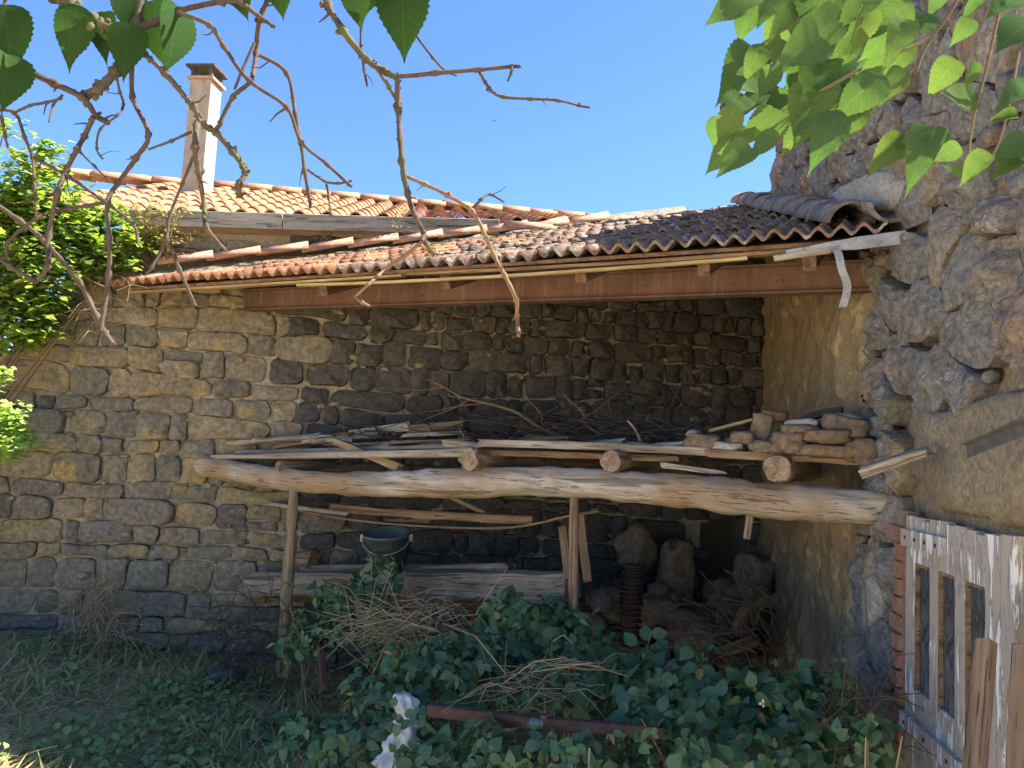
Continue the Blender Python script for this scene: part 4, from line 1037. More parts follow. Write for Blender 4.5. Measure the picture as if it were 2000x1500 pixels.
for k in range(80):
    x = rt.uniform(1390, 1530); y = rt.uniform(1180, 1330); p = deep(x, y, rt.uniform(5.0, 5.8)); d = unit([rt.uniform(-1, .3), rt.uniform(-.4, .4), rt.uniform(-.6, 1)]); L = rt.uniform(.15, .5)
    v, f = sweep([p, p+d*L*.5+[0, 0, .02], p+d*L], .005, 4); mb.add(v, f)
obj('brushwood', mb.v, mb.f, STEM, None, True, label='loose sticks and stalks in the dark corner by the plastered wall', cat='brushwood', kind='stuff')

# ------------------------------------------------------------------ things in the lower foreground
rb = empty('rusty_axle', at(1000, 1405, 3.55), 'rusty horizontal iron bar with a collar lying in the brambles', 'iron bar')
a_ = at(838, 1386, 3.55); b_ = at(1068, 1416, 3.36); plank('bar', a_, b_, .05, .052, DRUST, rb, 0, 0, .05, (1, 1), 3, 6, .002)
vv, ff = sweep([at(1035, 1411, 3.34), at(1062, 1414, 3.33)], .022, 14); obj('collar', vv, ff, ANGLE, rb, True)
plank('bar_extension', at(1066, 1412, 3.36), at(1300, 1432, 3.22), .05, .045, DRUST, rb, 0, 0, .05, (1, 1), 5, 6, .002)
vv, ff = sweep([at(1063, 1395, 3.34), at(1066, 1440, 3.34)], .018, 8); obj('upright', vv, ff, DRUST, rb, True)
plank('rusty_stake', at(627, 1262, 4.9), at(634, 1352, 4.8), .04, .04, DRUST, None, 0, 0, .1, (1, 1), 4, 5, .003, label='rusty iron stake standing right of the pale prop post', cat='stake')
# white plastic bag
v = []; f = []; nr, sg = 34, 40
for i in range(nr+1):
    t = i/nr; c = at(790-14*t+10*sin(t*5), 1356+t*140, 3.70-.1*t); r = .038+.03*nz(t*5, 3.3)+.035*t
    for j in range(sg):
        th = 2*pi*j/sg; k = 1+.85*nz(cos(th)*1.7, sin(th)*1.7, t*6)+.45*nz(cos(th)*3.5, sin(th)*3.5, t*11)+.3*abs(nz(cos(th)*8, sin(th)*8, t*24)); v.append(c+np.array([cos(th)*r*k, sin(th)*r*k*.7, .015*nz(th*2, t*9)]))
    if i:
        for j in range(sg): j2 = (j+1) % sg; f.append(((i-1)*sg+j, (i-1)*sg+j2, i*sg+j2, i*sg+j))
f += [tuple(range(sg))[::-1], tuple(nr*sg+j for j in range(sg))]
obj('plastic_bag', v, f, BAG, None, True, label='crumpled white plastic bag caught in the brambles', cat='bag')
# boards leaning in front of the door and the steel angle above them
plank('leaning_board', at(1925, 1252, 2.35), at(1893, 1640, 2.15), .052, .048, BROWNWOOD, None, .6, 0, .08, (1, 1), 61, 6, .004, label='sawn timber post leaning in front of the white door', cat='timber')
plank('leaning_board', at(1996, 1262, 2.3), at(1976, 1640, 2.1), .045, .03, BROWNWOOD, None, .3, 0, .08, (1, 1), 62, 6, .004, label='second leaning board at the right edge before the door', cat='timber')
plank('leaning_board', at(2030, 1180, 2.4), at(2008, 1640, 2.2), .05, .02, BROWNWOOD, None, .2, 0, .08, (1, 1), 63, 6, .004, label='board cut by the right edge of the picture', cat='timber')
sa = empty('steel_angle', at(1950, 860, 2.5), 'dull steel angle bar sticking out above the white door', 'angle bar')
a_ = W2(1890, 882, .24); b_ = W2(2080, 806, .24)
plank('flange', a_, b_, .006, .038, ANGLE, sa, 0, 0, .02, (1, 1), 5, 4, .001); plank('flange', a_+UP*.022, b_+UP*.022, .04, .005, ANGLE, sa, 0, 0, .02, (1, 1), 6, 4, .001)
vv, ff = rock(at(437, 1325, 5.6), .13, .1, .09, 3, .3); obj('ground_stone', vv, ff, BASALT, None, True, label='lone stone half sunk in the weeds left of the pale post', cat='stone')

# ------------------------------------------------------------------ leaves
def leaf_tpl(rows, fold=.25, curl=.3, wave=0):
    """rows: (t along midrib 0..1, half width). Returns verts (x across, y along, z up) and faces; unit length"""
    v = []; f = []
    for i, (t, w) in enumerate(rows):
        z = -curl*t*t*.5
        v += [(-w, t-(.0), z+fold*w), (0, t, z), (w, t, z+fold*w)]
        if i: k = (i-1)*3; f += [(k, k+1, k+4, k+3), (k+1, k+2, k+5, k+4)]
    return np.array(v), f
OVATE = leaf_tpl([(0, .02), (.12, .24), (.35, .38), (.62, .32), (.85, .14), (1, .0)], .2, .3)
_h = np.array([(-.09, .12), (-.05, .25), (.03, .335), (.16, .385), (.30, .385), (.45, .345), (.58, .275), (.70, .195), (.80, .125), (.88, .07), (.95, .03), (1.06, .0)])
def heart_rows():
    rows = []
    for i in range(27):
        t = -.09+1.15*i/26; w = float(np.interp(t, _h[:, 0], _h[:, 1])); rows.append((t, w*(1+(.05 if i % 2 else -.03)) if 2 < i < 25 else w))
    return rows
HEART = leaf_tpl(heart_rows(), .16, .45)
HEARTS = [HEART, leaf_tpl(heart_rows(), .45, .8), leaf_tpl(heart_rows(), .05, -.35), leaf_tpl(heart_rows(), -.25, 1.1), leaf_tpl(heart_rows(), .7, .3)]
for h_ in HEARTS[1:]:
    h_[0][:, 2] += np.array([.04*nz(a*5, b*5, 2) for a, b, _ in h_[0]])
BRLEAF = leaf_tpl([(0, .02), (.07, .17), (.17, .31), (.25, .30), (.37, .385), (.46, .35), (.58, .34), (.67, .25), (.78, .20), (.87, .10), (1.04, .0)], .22, .45)
NARROW = leaf_tpl([(0, .02), (.15, .13), (.4, .2), (.7, .14), (1, .0)], .3, .6)
CURLED = leaf_tpl([(0, .03), (.2, .2), (.5, .28), (.8, .14), (1, .0)], .9, 1.2)
SMALL = leaf_tpl([(0, .04), (.4, .32), (1, .0)], .2, .2)
BLADE = leaf_tpl([(0, .045), (.5, .04), (1, .0)], .3, .9)
def rotm(normal, yaw, rr=None):
    n = unit(normal); a = np.array([1.0, 0, 0]) if abs(n[0]) < .8 else np.array([0, 1.0, 0])
    x = unit(np.cross(a, n)); y = np.cross(n, x); c, s_ = cos(yaw), sin(yaw)
    return np.stack([x*c+y*s_, -x*s_+y*c, n], 1)
def place_leaf(tpl, p, normal, yaw, size): return np.array(p)+(tpl[0]*size) @ rotm(normal, yaw).T
def scatter(name, tpl, items, m, parent=None, **kw):
    nv_ = len(tpl[0]); vs_ = []; fs = []
    for k, (p, n, yaw, sz) in enumerate(items):
        vs_.append(place_leaf(tpl, p, n, yaw, sz)); b = k*nv_; fs += [tuple(i+b for i in q) for q in tpl[1]]
    return obj(name, np.concatenate(vs_), fs, m, parent, True, **kw)
LM = {}
def leaf_obj(tpl, key, p, n, yaw, sz, m, parent, name='leaf'):
    k = (key, m.name)
    if k not in LM: LM[k] = mesh('leaf', tpl[0], tpl[1], m, True)
    R = rotm(n, yaw)*sz
    return link(name, LM[k], frame(R[:, 0], R[:, 1], R[:, 2], p), parent)

# brambles
def bramble(label, blobs, nl, seed, size=.075, single=130, canes=10):
    rr = random.Random(seed)
    c0 = np.array(blobs[0][0]); b = empty('bramble_bush', (c0[0], c0[1], ground_z(c0[0], c0[1])), label, 'bramble', 'bramble bushes')
    items = []; tot = sum(q[1]*q[2] for q in blobs)
    for (c, rx, rz) in blobs:
        c = np.array(c)
        for k in range(int(nl*rx*rz/tot)):
            th = rr.uniform(0, 2*pi); u = rr.uniform(-.55, 1); q = np.array([cos(th)*sqrt(1-u*u), sin(th)*sqrt(1-u*u), u])
            if q[1] > .5: q[1] *= -1
            kr = rr.uniform(.55, 1.12)*(1+.25*nz(q[0]*2+seed, q[1]*2, q[2]*2)); p = c+q*kr*np.array([rx, rx*.8, rz])
            if p[2] < ground_z(p[0], p[1])+.01: continue
            base_n = unit(q*np.array([.8, .7, .5])+np.array([rr.uniform(-1, 1), rr.uniform(-1.0, .5), rr.uniform(-.1, 1.1)]))
            yaw0 = rr.uniform(0, 2*pi); s0 = size*rr.choice([.4, .55, .7, .85, 1.0, 1.2])
            for dy in (-1.25, 0, 1.25):                   # trifoliate
                yy = yaw0+dy; R = rotm(base_n, yy); items.append((p+R[:, 1]*s0*.12, unit(base_n+.35*np.array([rr.uniform(-1, 1), rr.uniform(-1, 1), rr.uniform(-1, 1)])), yy, s0*(1 if dy == 0 else .82)))
    items.sort(key=lambda t: np.linalg.norm(np.array(t[0])-CAM)-3*t[3])
    for (p, n, yaw, sz) in items[:single]: leaf_obj(BRLEAF, 'b', p, n, yaw, sz, BRAMBLE if rr.random() < .95 else WEED, b)
    rest = items[single:]
    if rest:
        scatter('foliage', BRLEAF, [t for i, t in enumerate(rest) if i % 18 not in (0, 4)], BRAMBLE, b, kind='stuff')
        scatter('pale_foliage', NARROW, [t for i, t in enumerate(rest) if i % 18 == 0], WEED, b, kind='stuff')
        scatter('dead_foliage', CURLED, [(t[0], t[1], t[2], t[3]*.7) for i, t in enumerate(rest) if i % 18 == 4], DRYLEAF, b, kind='stuff')
    for k in range(canes):
        c, rx, rz = rr.choice(blobs); c = np.array(c); a = c+np.array([rr.uniform(-.5, .5)*rx, rr.uniform(-.4, .4)*rx, 0]); a[2] = ground_z(a[0], a[1])
        e = c+np.array([rr.uniform(-1.15, 1.15)*rx, rr.uniform(-1, .2)*rx, rr.uniform(.2, 1.05)*rz]); mid = (a+e)/2+UP*rr.uniform(.1, .3)*rz*2
        P, R = smooth_pts([a, mid, e], [.006, .005, .003], 5); v, f = sweep(P, R, 5); obj('cane', v, f, STEM if k % 3 else STRAW, b, True)
    return b
bramble('bramble climbing in front of the hewn beam up to the bucket', [(at(690, 1235, 5.0), .30, .30), (at(650, 1165, 4.95), .16, .14), (at(590, 1270, 5.0), .14, .2), (at(745, 1140, 5.1), .13, .20), (at(620, 1235, 5.1), .16, .16), (at(700, 1170, 5.1), .2, .14)], 330, 1, .075, 120, 8)
bramble('bramble mound around the white plastic bag', [(at(850, 1345, 4.1), .42, .20), (at(760, 1410, 3.9), .30, .2), (at(900, 1290, 4.4), .36, .18), (at(650, 1450, 3.8), .3, .14), (at(880, 1500, 3.4), .26, .12)], 620, 2, .07, 160, 14)
q = random.Random(5); mound = [o for o in WM if o.name.startswith('bramble_bush')][1]
for k in range(26): leaf_obj(OVATE, 'o', at(q.uniform(755, 835), q.uniform(1375, 1500), 3.5+q.uniform(-.04, .04)), unit([q.uniform(-.5, .5), -1, q.uniform(.2, 1)]), q.uniform(0, 6.3), q.uniform(.03, .06), BRAMBLE, mound)
bramble('bramble mound below the slim prop post', [(at(1010, 1205, 4.6), .26, .18), (at(1040, 1240, 4.6), .36, .22), (at(1150, 1275, 4.4), .30, .2), (at(980, 1290, 4.4), .3, .16), (at(1100, 1330, 4.0), .3, .16)], 470, 3, .075, 140, 10)
bramble('large bramble filling the foot of the barn corner', [(at(1400, 1370, 3.7), .45, .20), (at(1540, 1400, 3.4), .26, .20), (at(1290, 1330, 4.0), .28, .16), (at(1420, 1470, 3.2), .4, .16), (at(1600, 1370, 3.5), .12, .12), (at(1290, 1440, 3.4), .2, .16)], 700, 4, .078, 200, 14)
bramble('low bramble sprouts along the bottom edge below the iron bar', [(at(1150, 1490, 3.2), .22, .12), (at(980, 1480, 3.3), .18, .13)], 110, 5, .065, 60, 5)
bramble('small nettle-like bramble at the foot of the barn wall', [(at(1690, 1480, 2.9), .10, .18), (at(1630, 1330, 3.4), .08, .08)], 60, 6, .06, 40, 4)
# tall shoot standing out of the bramble
sp = empty('bramble_shoot', at(1250, 1300, 4.1), 'single bramble shoot with three round leaves before the ribbed pipe', 'bramble')
v, f = sweep([at(1250, 1300, 4.1), at(1265, 1262, 4.1), at(1272, 1238, 4.1)], .005, 5); obj('cane', v, f, STEM, sp, True)
for (x, y, yaw) in ((1272, 1240, .2), (1285, 1248, -1.1), (1262, 1252, 1.6), (1240, 1262, 2.2)): leaf_obj(OVATE, 'o', at(x, y, 4.1), (-.1, -1, .5), yaw, .09, BRAMBLE, sp)
fw = empty('bramble_flower', at(1490, 1370, 3.25), 'tiny pale pink bramble flower among the leaves', 'flower')
for k in range(5):
    a = k*2*pi/5; leaf_obj(OVATE, 's', at(1490+(k%3)*3-3, 1370+(k//2)*3, 3.2), (.3*cos(a), -1, .35+.3*sin(a)), a, .013, BLOSSOM, fw, 'petal')
# straw heap in the brambles
def straw(label, cpx, spread, n, seed, m=STRAW, L=(.1, .45), name='straw_heap', r=.0028, up=.3):
    rr = random.Random(seed); mb = MB()
    for k in range(n):
        x = cpx[0]+rr.gauss(0, spread[0]); y = cpx[1]+rr.gauss(0, spread[1]); p = at(x, y, cpx[2]+rr.uniform(-.2, .2)); d = unit([rr.uniform(-1, 1), rr.uniform(-.5, .5), rr.uniform(-up, up)]); l = rr.uniform(*L)
        v, f = sweep([p, p+d*l*.5+UP*rr.uniform(-.03, .05), p+d*l+UP*rr.uniform(-.06, .02)], [r, r, r*.5], 3, cap=False); mb.add(v, f)
    obj(name, mb.v, mb.f, m, None, True, label=label, cat='straw', kind='stuff')
straw('tangle of dry straw stalks on the brambles below the beam', (800, 1225, 4.6), (55, 22), 260, 1)
straw('dry stalks caught over the iron bar', (1060, 1340, 3.75), (70, 30), 70, 2)
straw('grey dry stalks at the foot of the pale prop post', (480, 1260, 5.5), (50, 50), 260, 3, BARK, (.08, .3), up=.8)
straw('hanging dry grass tuft on the left wall foot', (195, 1200, 5.75), (28, 32), 300, 4, STRAW, (.08, .28), up=1.0)
straw('dry vine stalks hanging below the shrub on the wall', (180, 590, 5.9), (50, 28), 80, 5, STRAW, (.1, .3), up=.8)
straw('dry roots and stalks at the foot of the barn wall', (1690, 1400, 3.1), (25, 60), 70, 6, BARK, (.1, .3), up=1.0)

# ground cover
rr = random.Random(101); it = []; it2 = []; it3 = []; mb = MB()
def gpoint():
    while True:
        x = rr.uniform(-4.6, 1.4); y = rr.uniform(3.0, 6.6)
        if np.dot(np.array([x, y, 0])-C, N1) > .05: return np.array([x, y, ground_z(x, y)])
for k in range(42000):
    p = gpoint(); d = nz(p[0]*1.1, p[1]*1.1, 7)
    it.append((p, unit([rr.uniform(-1, 1), rr.uniform(-1, .3), rr.uniform(-.1, .5)]), rr.uniform(0, 6.3), rr.uniform(.04, .16)*(1.15 if d > 0 else .7)))
for k in range(17000):
    p = gpoint(); d = nz(p[0]*1.3+5, p[1]*1.3, 2)+.4*nz(p[0]*4, p[1]*4, 3)
    if d < (.20 if p[0] < -1.0 else -.05): continue
    it2.append((p+UP*rr.uniform(.005, .12)*(d+.4), unit([rr.uniform(-.7, .7), rr.uniform(-.9, .3), 1]), rr.uniform(0, 6.3), rr.uniform(.02, .06)))
scatter('grass', BLADE, it, DRYGRASS, None, label='short dry grass over the yard ground', cat='grass', kind='stuff')
scatter('ground_weeds', OVATE, it2, WEED, None, label='low green weeds creeping over the yard ground', cat='weeds', kind='stuff')
for k in range(5200):
    p = gpoint()+UP*rr.uniform(.005, .05); d = unit([rr.uniform(-1, 1), rr.uniform(-.7, .7), rr.uniform(-.12, .12)]); l = rr.uniform(.05, .35); r = rr.uniform(.002, .0045)
    v, f = sweep([p, p+d*l*.5+UP*.01, p+d*l], [r, r, r*.5], 3, cap=False); mb.add(v, f)
obj('straw_litter', mb.v, mb.f, STRAW, None, True, label='scattered dry straw and stalks over the yard ground', cat='straw', kind='stuff')
def weedclump(label, x, y, Y, r, n, seed, m=WEED, size=.05):
    q = random.Random(seed); p0 = at(x, y, Y); p0[2] = ground_z(p0[0], p0[1]); e = empty('weed_clump', p0, label, 'weed', 'weed clumps on the yard'); its = []
    for k in range(n):
        a = q.uniform(0, 2*pi); d = r*sqrt(q.random()); p = p0+np.array([cos(a)*d, sin(a)*d, q.uniform(.02, .16)*(1.2-d/r)]); its.append((p, unit([cos(a)*.5, sin(a)*.5-.4, 1]), q.uniform(0, 6.3), size*q.uniform(.6, 1.2)))
    scatter('foliage', OVATE, its, m, e, kind='stuff')
weedclump('green weed clump before the left wall foot', 130, 1330, 5.2, .3, 90, 1)
weedclump('weed clump left of the lone stone', 330, 1320, 5.3, .25, 110, 2)
weedclump('weed clump below the lone stone', 430, 1390, 4.8, .3, 110, 3)
weedclump('leafy weed clump in the lower left corner of the yard', 120, 1430, 4.4, .3, 80, 4)
weedclump('broad weed patch between the lone stone and the bottom edge', 370, 1450, 4.3, .4, 150, 5)
weedclump('weed clump at the foot of the pale prop post', 560, 1360, 4.9, .28, 160, 6, BRAMBLE, .06)
weedclump('weed tuft climbing on the lower left wall', 150, 1160, 5.9, .14, 70, 7)

# sunlit shrub over the left wall
def shrub(label, blobs, n, seed, base, m=SHRUBLEAF, size=.065, name='shrub'):
    q = random.Random(seed); e = empty(name, base, label, 'shrub'); its = []; tot = sum(b[3]**2 for b in blobs)
    for (x, y, Y, r) in blobs:
        c = at(x, y, Y)
        stp = [np.array(base), (np.array(base)+c)/2+np.array([q.uniform(-.1, .1), 0, .15]), c]
        P, R = smooth_pts(stp, [.022, .012, .004], 5); v, f = sweep(P, R, 6, .2); obj('stem', v, f, STEM, e, True)
        for k in range(int(n*r*r/tot)):
            d = unit([q.gauss(0, 1), q.gauss(0, 1), q.gauss(0, 1)]); p = c+d*r*q.random()**.45*np.array([1.1, .9, .9])*(1+.5*nz(d[0]*2+seed, d[1]*2+x*.01, d[2]*2)); 
            # sprays: small rows of leaflets
            ax_ = unit([q.uniform(-1, 1), q.uniform(-1, .4), q.uniform(-.5, .5)]); nn_ = unit([q.uniform(-.5, .6), q.uniform(-.7, .2), 1])
            for j in range(3):
                its.append((p+ax_*j*size*.7, unit(nn_+.3*np.array([q.uniform(-1, 1), q.uniform(-1, 1), 0])), q.uniform(0, 6.3), size*q.uniform(.6, 1.15)))
    scatter('foliage', OVATE, its, m, e, kind='stuff')
    return e
shrub('bright sunlit green shrub hanging over the left end of the wall', [(95, 290, 5.6, .11), (60, 340, 5.6, .2), (20, 400, 5.6, .25), (110, 400, 5.7, .28), (60, 470, 5.6, .3), (160, 450, 5.75, .25), (250, 470, 5.85, .13), (190, 500, 5.8, .2), (-30, 520, 5.95, .45), (30, 460, 5.95, .4), (40, 600, 5.9, .35), (120, 520, 5.7, .22), (40, 560, 5.6, .28), (95, 590, 5.7, .18), (30, 640, 5.6, .2), (75, 655, 5.7, .09), (235, 505, 5.85, .12), (-60, 450, 5.6, .4), (-60, 600, 5.6, .3), (10, 250, 5.6, .09), (215, 420, 5.85, .14)], 4300, 3, (-4.6, 5.5, .25))
shrub('pale sunlit sprig of leaves at the left picture edge', [(20, 810, 5.4, .11), (35, 860, 5.4, .13), (-20, 840, 5.4, .2), (5, 730, 5.4, .06), (15, 885, 5.4, .06)], 330, 8, (-4.5, 5.3, .3), leaf_mat('pale_sprig_leaf', (.30, .42, .12), (.36, .48, .15), (.42, .52, .17), .5, .5), .055, 'leafy_sprig')
# dry weed growing on the wall beside the fascia
dw = empty('dry_wall_weed', at(290, 500, 6.0), 'half dry weed growing on the wall top beside the fascia', 'weed'); q = random.Random(4); its = []; its2 = []
for k in range(34):
    a = at(q.uniform(250, 350), 500+q.uniform(-10, 15), 6.0); b = at(q.uniform(240, 375), q.uniform(385, 470), 5.95+q.uniform(-.1, .1)); P, R = smooth_pts([a, (a+b)/2+[q.uniform(-.05, .05), 0, .02], b], [.004, .003, .0015], 3); v, f = sweep(P, R, 4); obj('stem', v, f, STRAW, dw, True)
    for j in range(26):
        p = P[int(q.random()**.7*(len(P)-1))]+np.array([q.gauss(0, .03), q.gauss(0, .03), q.gauss(0, .025)]); (its if p[2] < 3.5+q.random()*.2 else its2).append((p, unit([q.uniform(-.6, .6), q.uniform(-1, .3), 1]), q.uniform(0, 6.3), q.uniform(.02, .04)))
scatter('dry_foliage', OVATE, its, DRYLEAF, dw, kind='stuff'); scatter('green_foliage', OVATE, its2, leaf_mat('yellow_weed', (.22, .25, .06), (.30, .30, .08)), dw, kind='stuff')
for (x0, lb_) in ((635, 'wispy dry weed on the mortar below the fascia'), (770, 'taller wispy weed in front of the fascia end')):
    e = empty('wispy_weed', w1line(2.5 if x0 > 700 else 3.7, .1), lb_, 'weed'); mb = MB()
    for k in range(12):
        a = at(x0+q.uniform(-12, 12), 480, 6.3); b = at(x0+q.uniform(-25, 25), q.uniform(395, 440), 6.25); v, f = sweep([a, (a+b)/2+[q.uniform(-.04, .04), 0, 0], b], .002, 3); mb.add(v, f)
    obj('stalks', mb.v, mb.f, STRAW, e, True)
    its = [(at(x0+q.gauss(0, 14), q.uniform(400, 475), 6.25), unit([q.uniform(-1, 1), -1, q.random()]), q.uniform(0, 6.3), .02) for k in range(70)]; scatter('foliage', OVATE, its, DRYLEAF, e, kind='stuff')

# ------------------------------------------------------------------ overhead twigs
def branch_set(label, base, lines, leaves, name='overhanging_branch'):
    e = empty(name, base, label, 'branch')
    for k, (poly, r0, r1, Y, m, knob) in enumerate(lines):
        q = random.Random(k*13+int(Y*100))
        pp = [at(x, y, Y+.05*nz(i*.8, k*2.1)) for i, (x, y) in enumerate(poly)]
        s_ = Y/FPX; P, R = smooth_pts(pp, [s_*t*.74 for t in np.linspace(r0, r1, len(pp))], 7)
        R = [r*(1+.12*nz(i*.9, k))+(r*.6 if i % 7 == 0 and 0 < i < len(R)-1 else 0) for i, r in enumerate(R)]
        v, f = sweep(P, R, 8, .25, k); mb = MB(); mb.add(v, f)
        for i in range(len(P)//18):                 # fine side twigs
            j = q.randrange(2, len(P)); dr = unit([q.uniform(-1, 1), q.uniform(-.4, .4), q.uniform(-1, .5)]); l_ = s_*q.uniform(14, 48); e1 = P[j]+dr*l_*.6; e2 = e1+unit(dr+[0, 0, q.uniform(-.7, .7)])*l_*.5
            vv, ff = sweep([P[j], e1, e2], [R[j]*.45, R[j]*.35, R[j]*.18], 5); mb.add(vv, ff)
        for i in range(int(len(P)*(knob*1.3+.15))):                  # buds, spurs and crusty lichen
            j = q.randrange(len(P)); th = q.uniform(0, 6.3); r = R[j]*q.uniform(.35, .6); c = P[j]+np.array([cos(th), q.uniform(-.5, .5), sin(th)])*R[j]*1.0
            vv, ff = rock(c, r, r, r*q.uniform(.8, 1.6), i, q.random()*3, q.random(), .5, 6, 4, 1); mb.add(vv, ff)
        obj('twig', mb.v, mb.f, m, e, True)
    for (x, y, Y, sz, tipdx, tipdy, n) in leaves:
        p = at(x, y, Y); tip = at(x+tipdx, y+tipdy, Y); ydir = unit(tip-p); nn_ = unit(np.array(n)-ydir*np.dot(n, ydir)); xx_ = np.cross(ydir, nn_); L = np.linalg.norm(tip-p)
        hv = (int(x)*7+int(abs(y))) % 5; k_ = ('heart', DARKLEAF.name, hv)
        if k_ not in LM: LM[k_] = mesh('leaf', HEARTS[hv][0], HEARTS[hv][1], DARKLEAF, True)
        link('leaf', LM[k_], frame(xx_*L, ydir*L, nn_*L, p), e)
    return e
L1 = [
 ([(95, -20), (140, 12), (180, 40), (241, 66), (250, 90), (224, 140), (190, 175), (160, 190)], 17, 11, 1.5, MOSSBARK, 1.2),
 ([(-20, 118), (30, 128), (105, 163), (160, 190), (188, 226), (212, 240)], 10, 7, 1.5, BARK, .3),
 ([(182, 228), (165, 266), (150, 292), (130, 332), (112, 378), (95, 462), (93, 520), (70, 550)], 7, 6, 1.5, BARK, .3),
 ([(70, 550), (20, 520), (-20, 490)], 6, 5, 1.5, BARK, .2),
 ([(-20, 390), (40, 432), (88, 472), (154, 551), (189, 618), (205, 650), (224, 677)], 5, 8, 1.55, BARK, .2),
 ([(241, 66), (300, 45), (350, 21), (434, 3), (472, 7), (504, 31), (535, 52)], 9, 5, 1.5, BARK, .3),
 ([(278, -15), (270, 40), (268, 90)], 9, 9, 1.52, MOSSBARK, .8),
 ([(350, 25), (409, 49), (437, 91), (486, 157), (560, 210), (588, 276), (640, 322), (686, 364)], 6, 4.5, 1.48, BARK, .4),
 ([(532, -15), (507, 38), (500, 105), (490, 157), (455, 189), (430, 241), (420, 266)], 6.5, 5, 1.55, BARK, .4),
 ([(497, 84), (472, 140), (458, 175)], 4.5, 3.5, 1.55, BARK, .3),
 ([(507, 108), (560, 143), (577, 224), (588, 280), (595, 332), (607, 406)], 5, 5, 1.53, BARK, .4),
 ([(598, 329), (633, 353), (660, 358), (688, 353)], 3.5, 3, 1.53, BARK, .4), ([(637, 357), (642, 385), (647, 420)], 3.5, 2.5, 1.53, BARK, .4),
 ([(262, 88), (322, 143), (378, 210), (392, 238), (420, 259), (455, 297), (479, 336), (467, 362), (469, 385)], 7, 8, 1.5, MOSSBARK, 1.6),
 ([(385, 240), (381, 290), (388, 336), (399, 402), (402, 441), (441, 490)], 9, 4, 1.5, MOSSBARK, .6),
 ([(378, 304), (357, 357), (332, 420), (325, 465), (297, 521), (285, 535)], 4, 4, 1.5, BARK, .3), ([(325, 465), (350, 525), (381, 597)], 4, 5, 1.5, BARK, .2),
 ([(290, 292), (335, 275), (374, 257)], 3, 4, 1.5, BARK, .3),
 ([(259, 105), (259, 189), (290, 262), (266, 308), (231, 357), (210, 395), (213, 465), (213, 537), (196, 646)], 6, 6, 1.5, BARK, .35),
 ([(210, 395), (168, 402), (110, 412), (70, 427), (17, 472), (14, 507)], 5, 4, 1.5, BARK, .3),
 ([(-20, 215), (28, 220), (48, 268), (63, 308), (68, 365), (70, 422)], 5, 3, 1.5, BARK, .4),
 ([(66, 308), (130, 343), (196, 388), (259, 437), (268, 470)], 4.5, 4, 1.5, BARK, .3),
 ([(28, 220), (60, 206), (91, 200), (122, 192)], 3.5, 3.5, 1.5, BARK, .6), ([(122, 186), (104, 205), (96, 238)], 3, 2.5, 1.5, BARK, .6),
 ([(228, 150), (234, 180), (241, 203), (231, 224), (196, 252), (189, 290), (201, 311)], 3.5, 2.5, 1.5, BARK, .5),
 ([(154, 294), (185, 325), (217, 357)], 3.5, 2.5, 1.5, BARK, .5), ([(2, 225), (10, 265), (16, 290)], 5, 3, 1.5, BARK, .4), ([(12, -10), (8, 30), (14, 60)], 6, 4, 1.5, BARK, .3)]
LV1 = [(150, 18, 1.45, .09, -40, 95, (.2, -1, .2)), (205, 30, 1.5, .09, -12, 85, (-.3, -1, .1)), (255, 55, 1.47, .09, -18, 92, (.3, -1, .0)), (300, 10, 1.52, .1, 5, 112, (-.4, -1, .2)), (345, 20, 1.5, .09, -2, 118, (1, -.35, .0)),
 (10, 20, 1.45, .1, 8, 118, (.3, -1, .1)), (12, 115, 1.45, .1, 0, 100, (1, -.5, 0)), (460, -30, 1.5, .1, 20, 60, (0, -1, .2)), (540, -40, 1.5, .1, 12, 68, (.2, -1, 0)), (250, -10, 1.55, .1, 10, 80, (.4, -1, .3))]
branch_set('bare knotted twigs of the overhanging tree at the upper left', at(95, -60, 1.5), L1, LV1)
L2 = [
 ([(622, -25), (640, 10), (670, 60), (715, 115), (750, 138), (776, 152)], 9, 9, 1.7, MOSSBARK, .6),
 ([(733, 130), (760, 170), (774, 195)], 5, 5, 1.7, MOSSBARK, .8), ([(776, 150), (778, 213), (785, 315), (796, 378), (812, 425), (827, 455), (824, 472)], 8, 6, 1.7, BARK, .25),
 ([(778, 150), (850, 143), (932, 136), (1000, 130), (1014, 130)], 6, 5, 1.7, BARK, .2), ([(1000, 131), (997, 145), (992, 158)], 4, 2.5, 1.7, BARK, .5),
 ([(936, 138), (955, 172), (981, 189), (1035, 193), (1090, 196), (1130, 206), (1151, 210)], 4.5, 3, 1.7, BARK, .4),
 ([(791, 343), (830, 360), (873, 381), (922, 413), (950, 465), (965, 500), (985, 537), (1008, 586), (1010, 615), (1013, 656)], 5, 5.5, 1.7, STEM, .25),
 ([(922, 408), (940, 390), (957, 380), (985, 395)], 4, 2.5, 1.7, BARK, .3), ([(824, 472), (790, 500), (757, 523), (720, 555), (694, 580)], 5, 4, 1.7, STEM, .2), ([(694, 580), (708, 591), (723, 598)], 4.5, 3, 1.7, STEM, .2),
 ([(827, 465), (838, 485), (850, 498)], 6, 7, 1.7, MOSSBARK, .5), ([(705, -10), (705, 87), (711, 135), (717, 168)], 3, 3, 1.72, BARK, .5), ([(755, -10), (806, 60), (845, 112), (870, 138), (892, 148)], 4, 2.5, 1.72, BARK, .3)]
LV2 = [(695, -25, 1.68, .1, 5, 75, (-.2, -1, .1)), (785, -25, 1.68, .1, 4, 128, (.1, -1, .1)), (740, -40, 1.7, .1, -25, 60, (.2, -1, .2))]
branch_set('forked bare twigs hanging in the middle of the sky', at(620, -70, 1.7), L2, LV2)

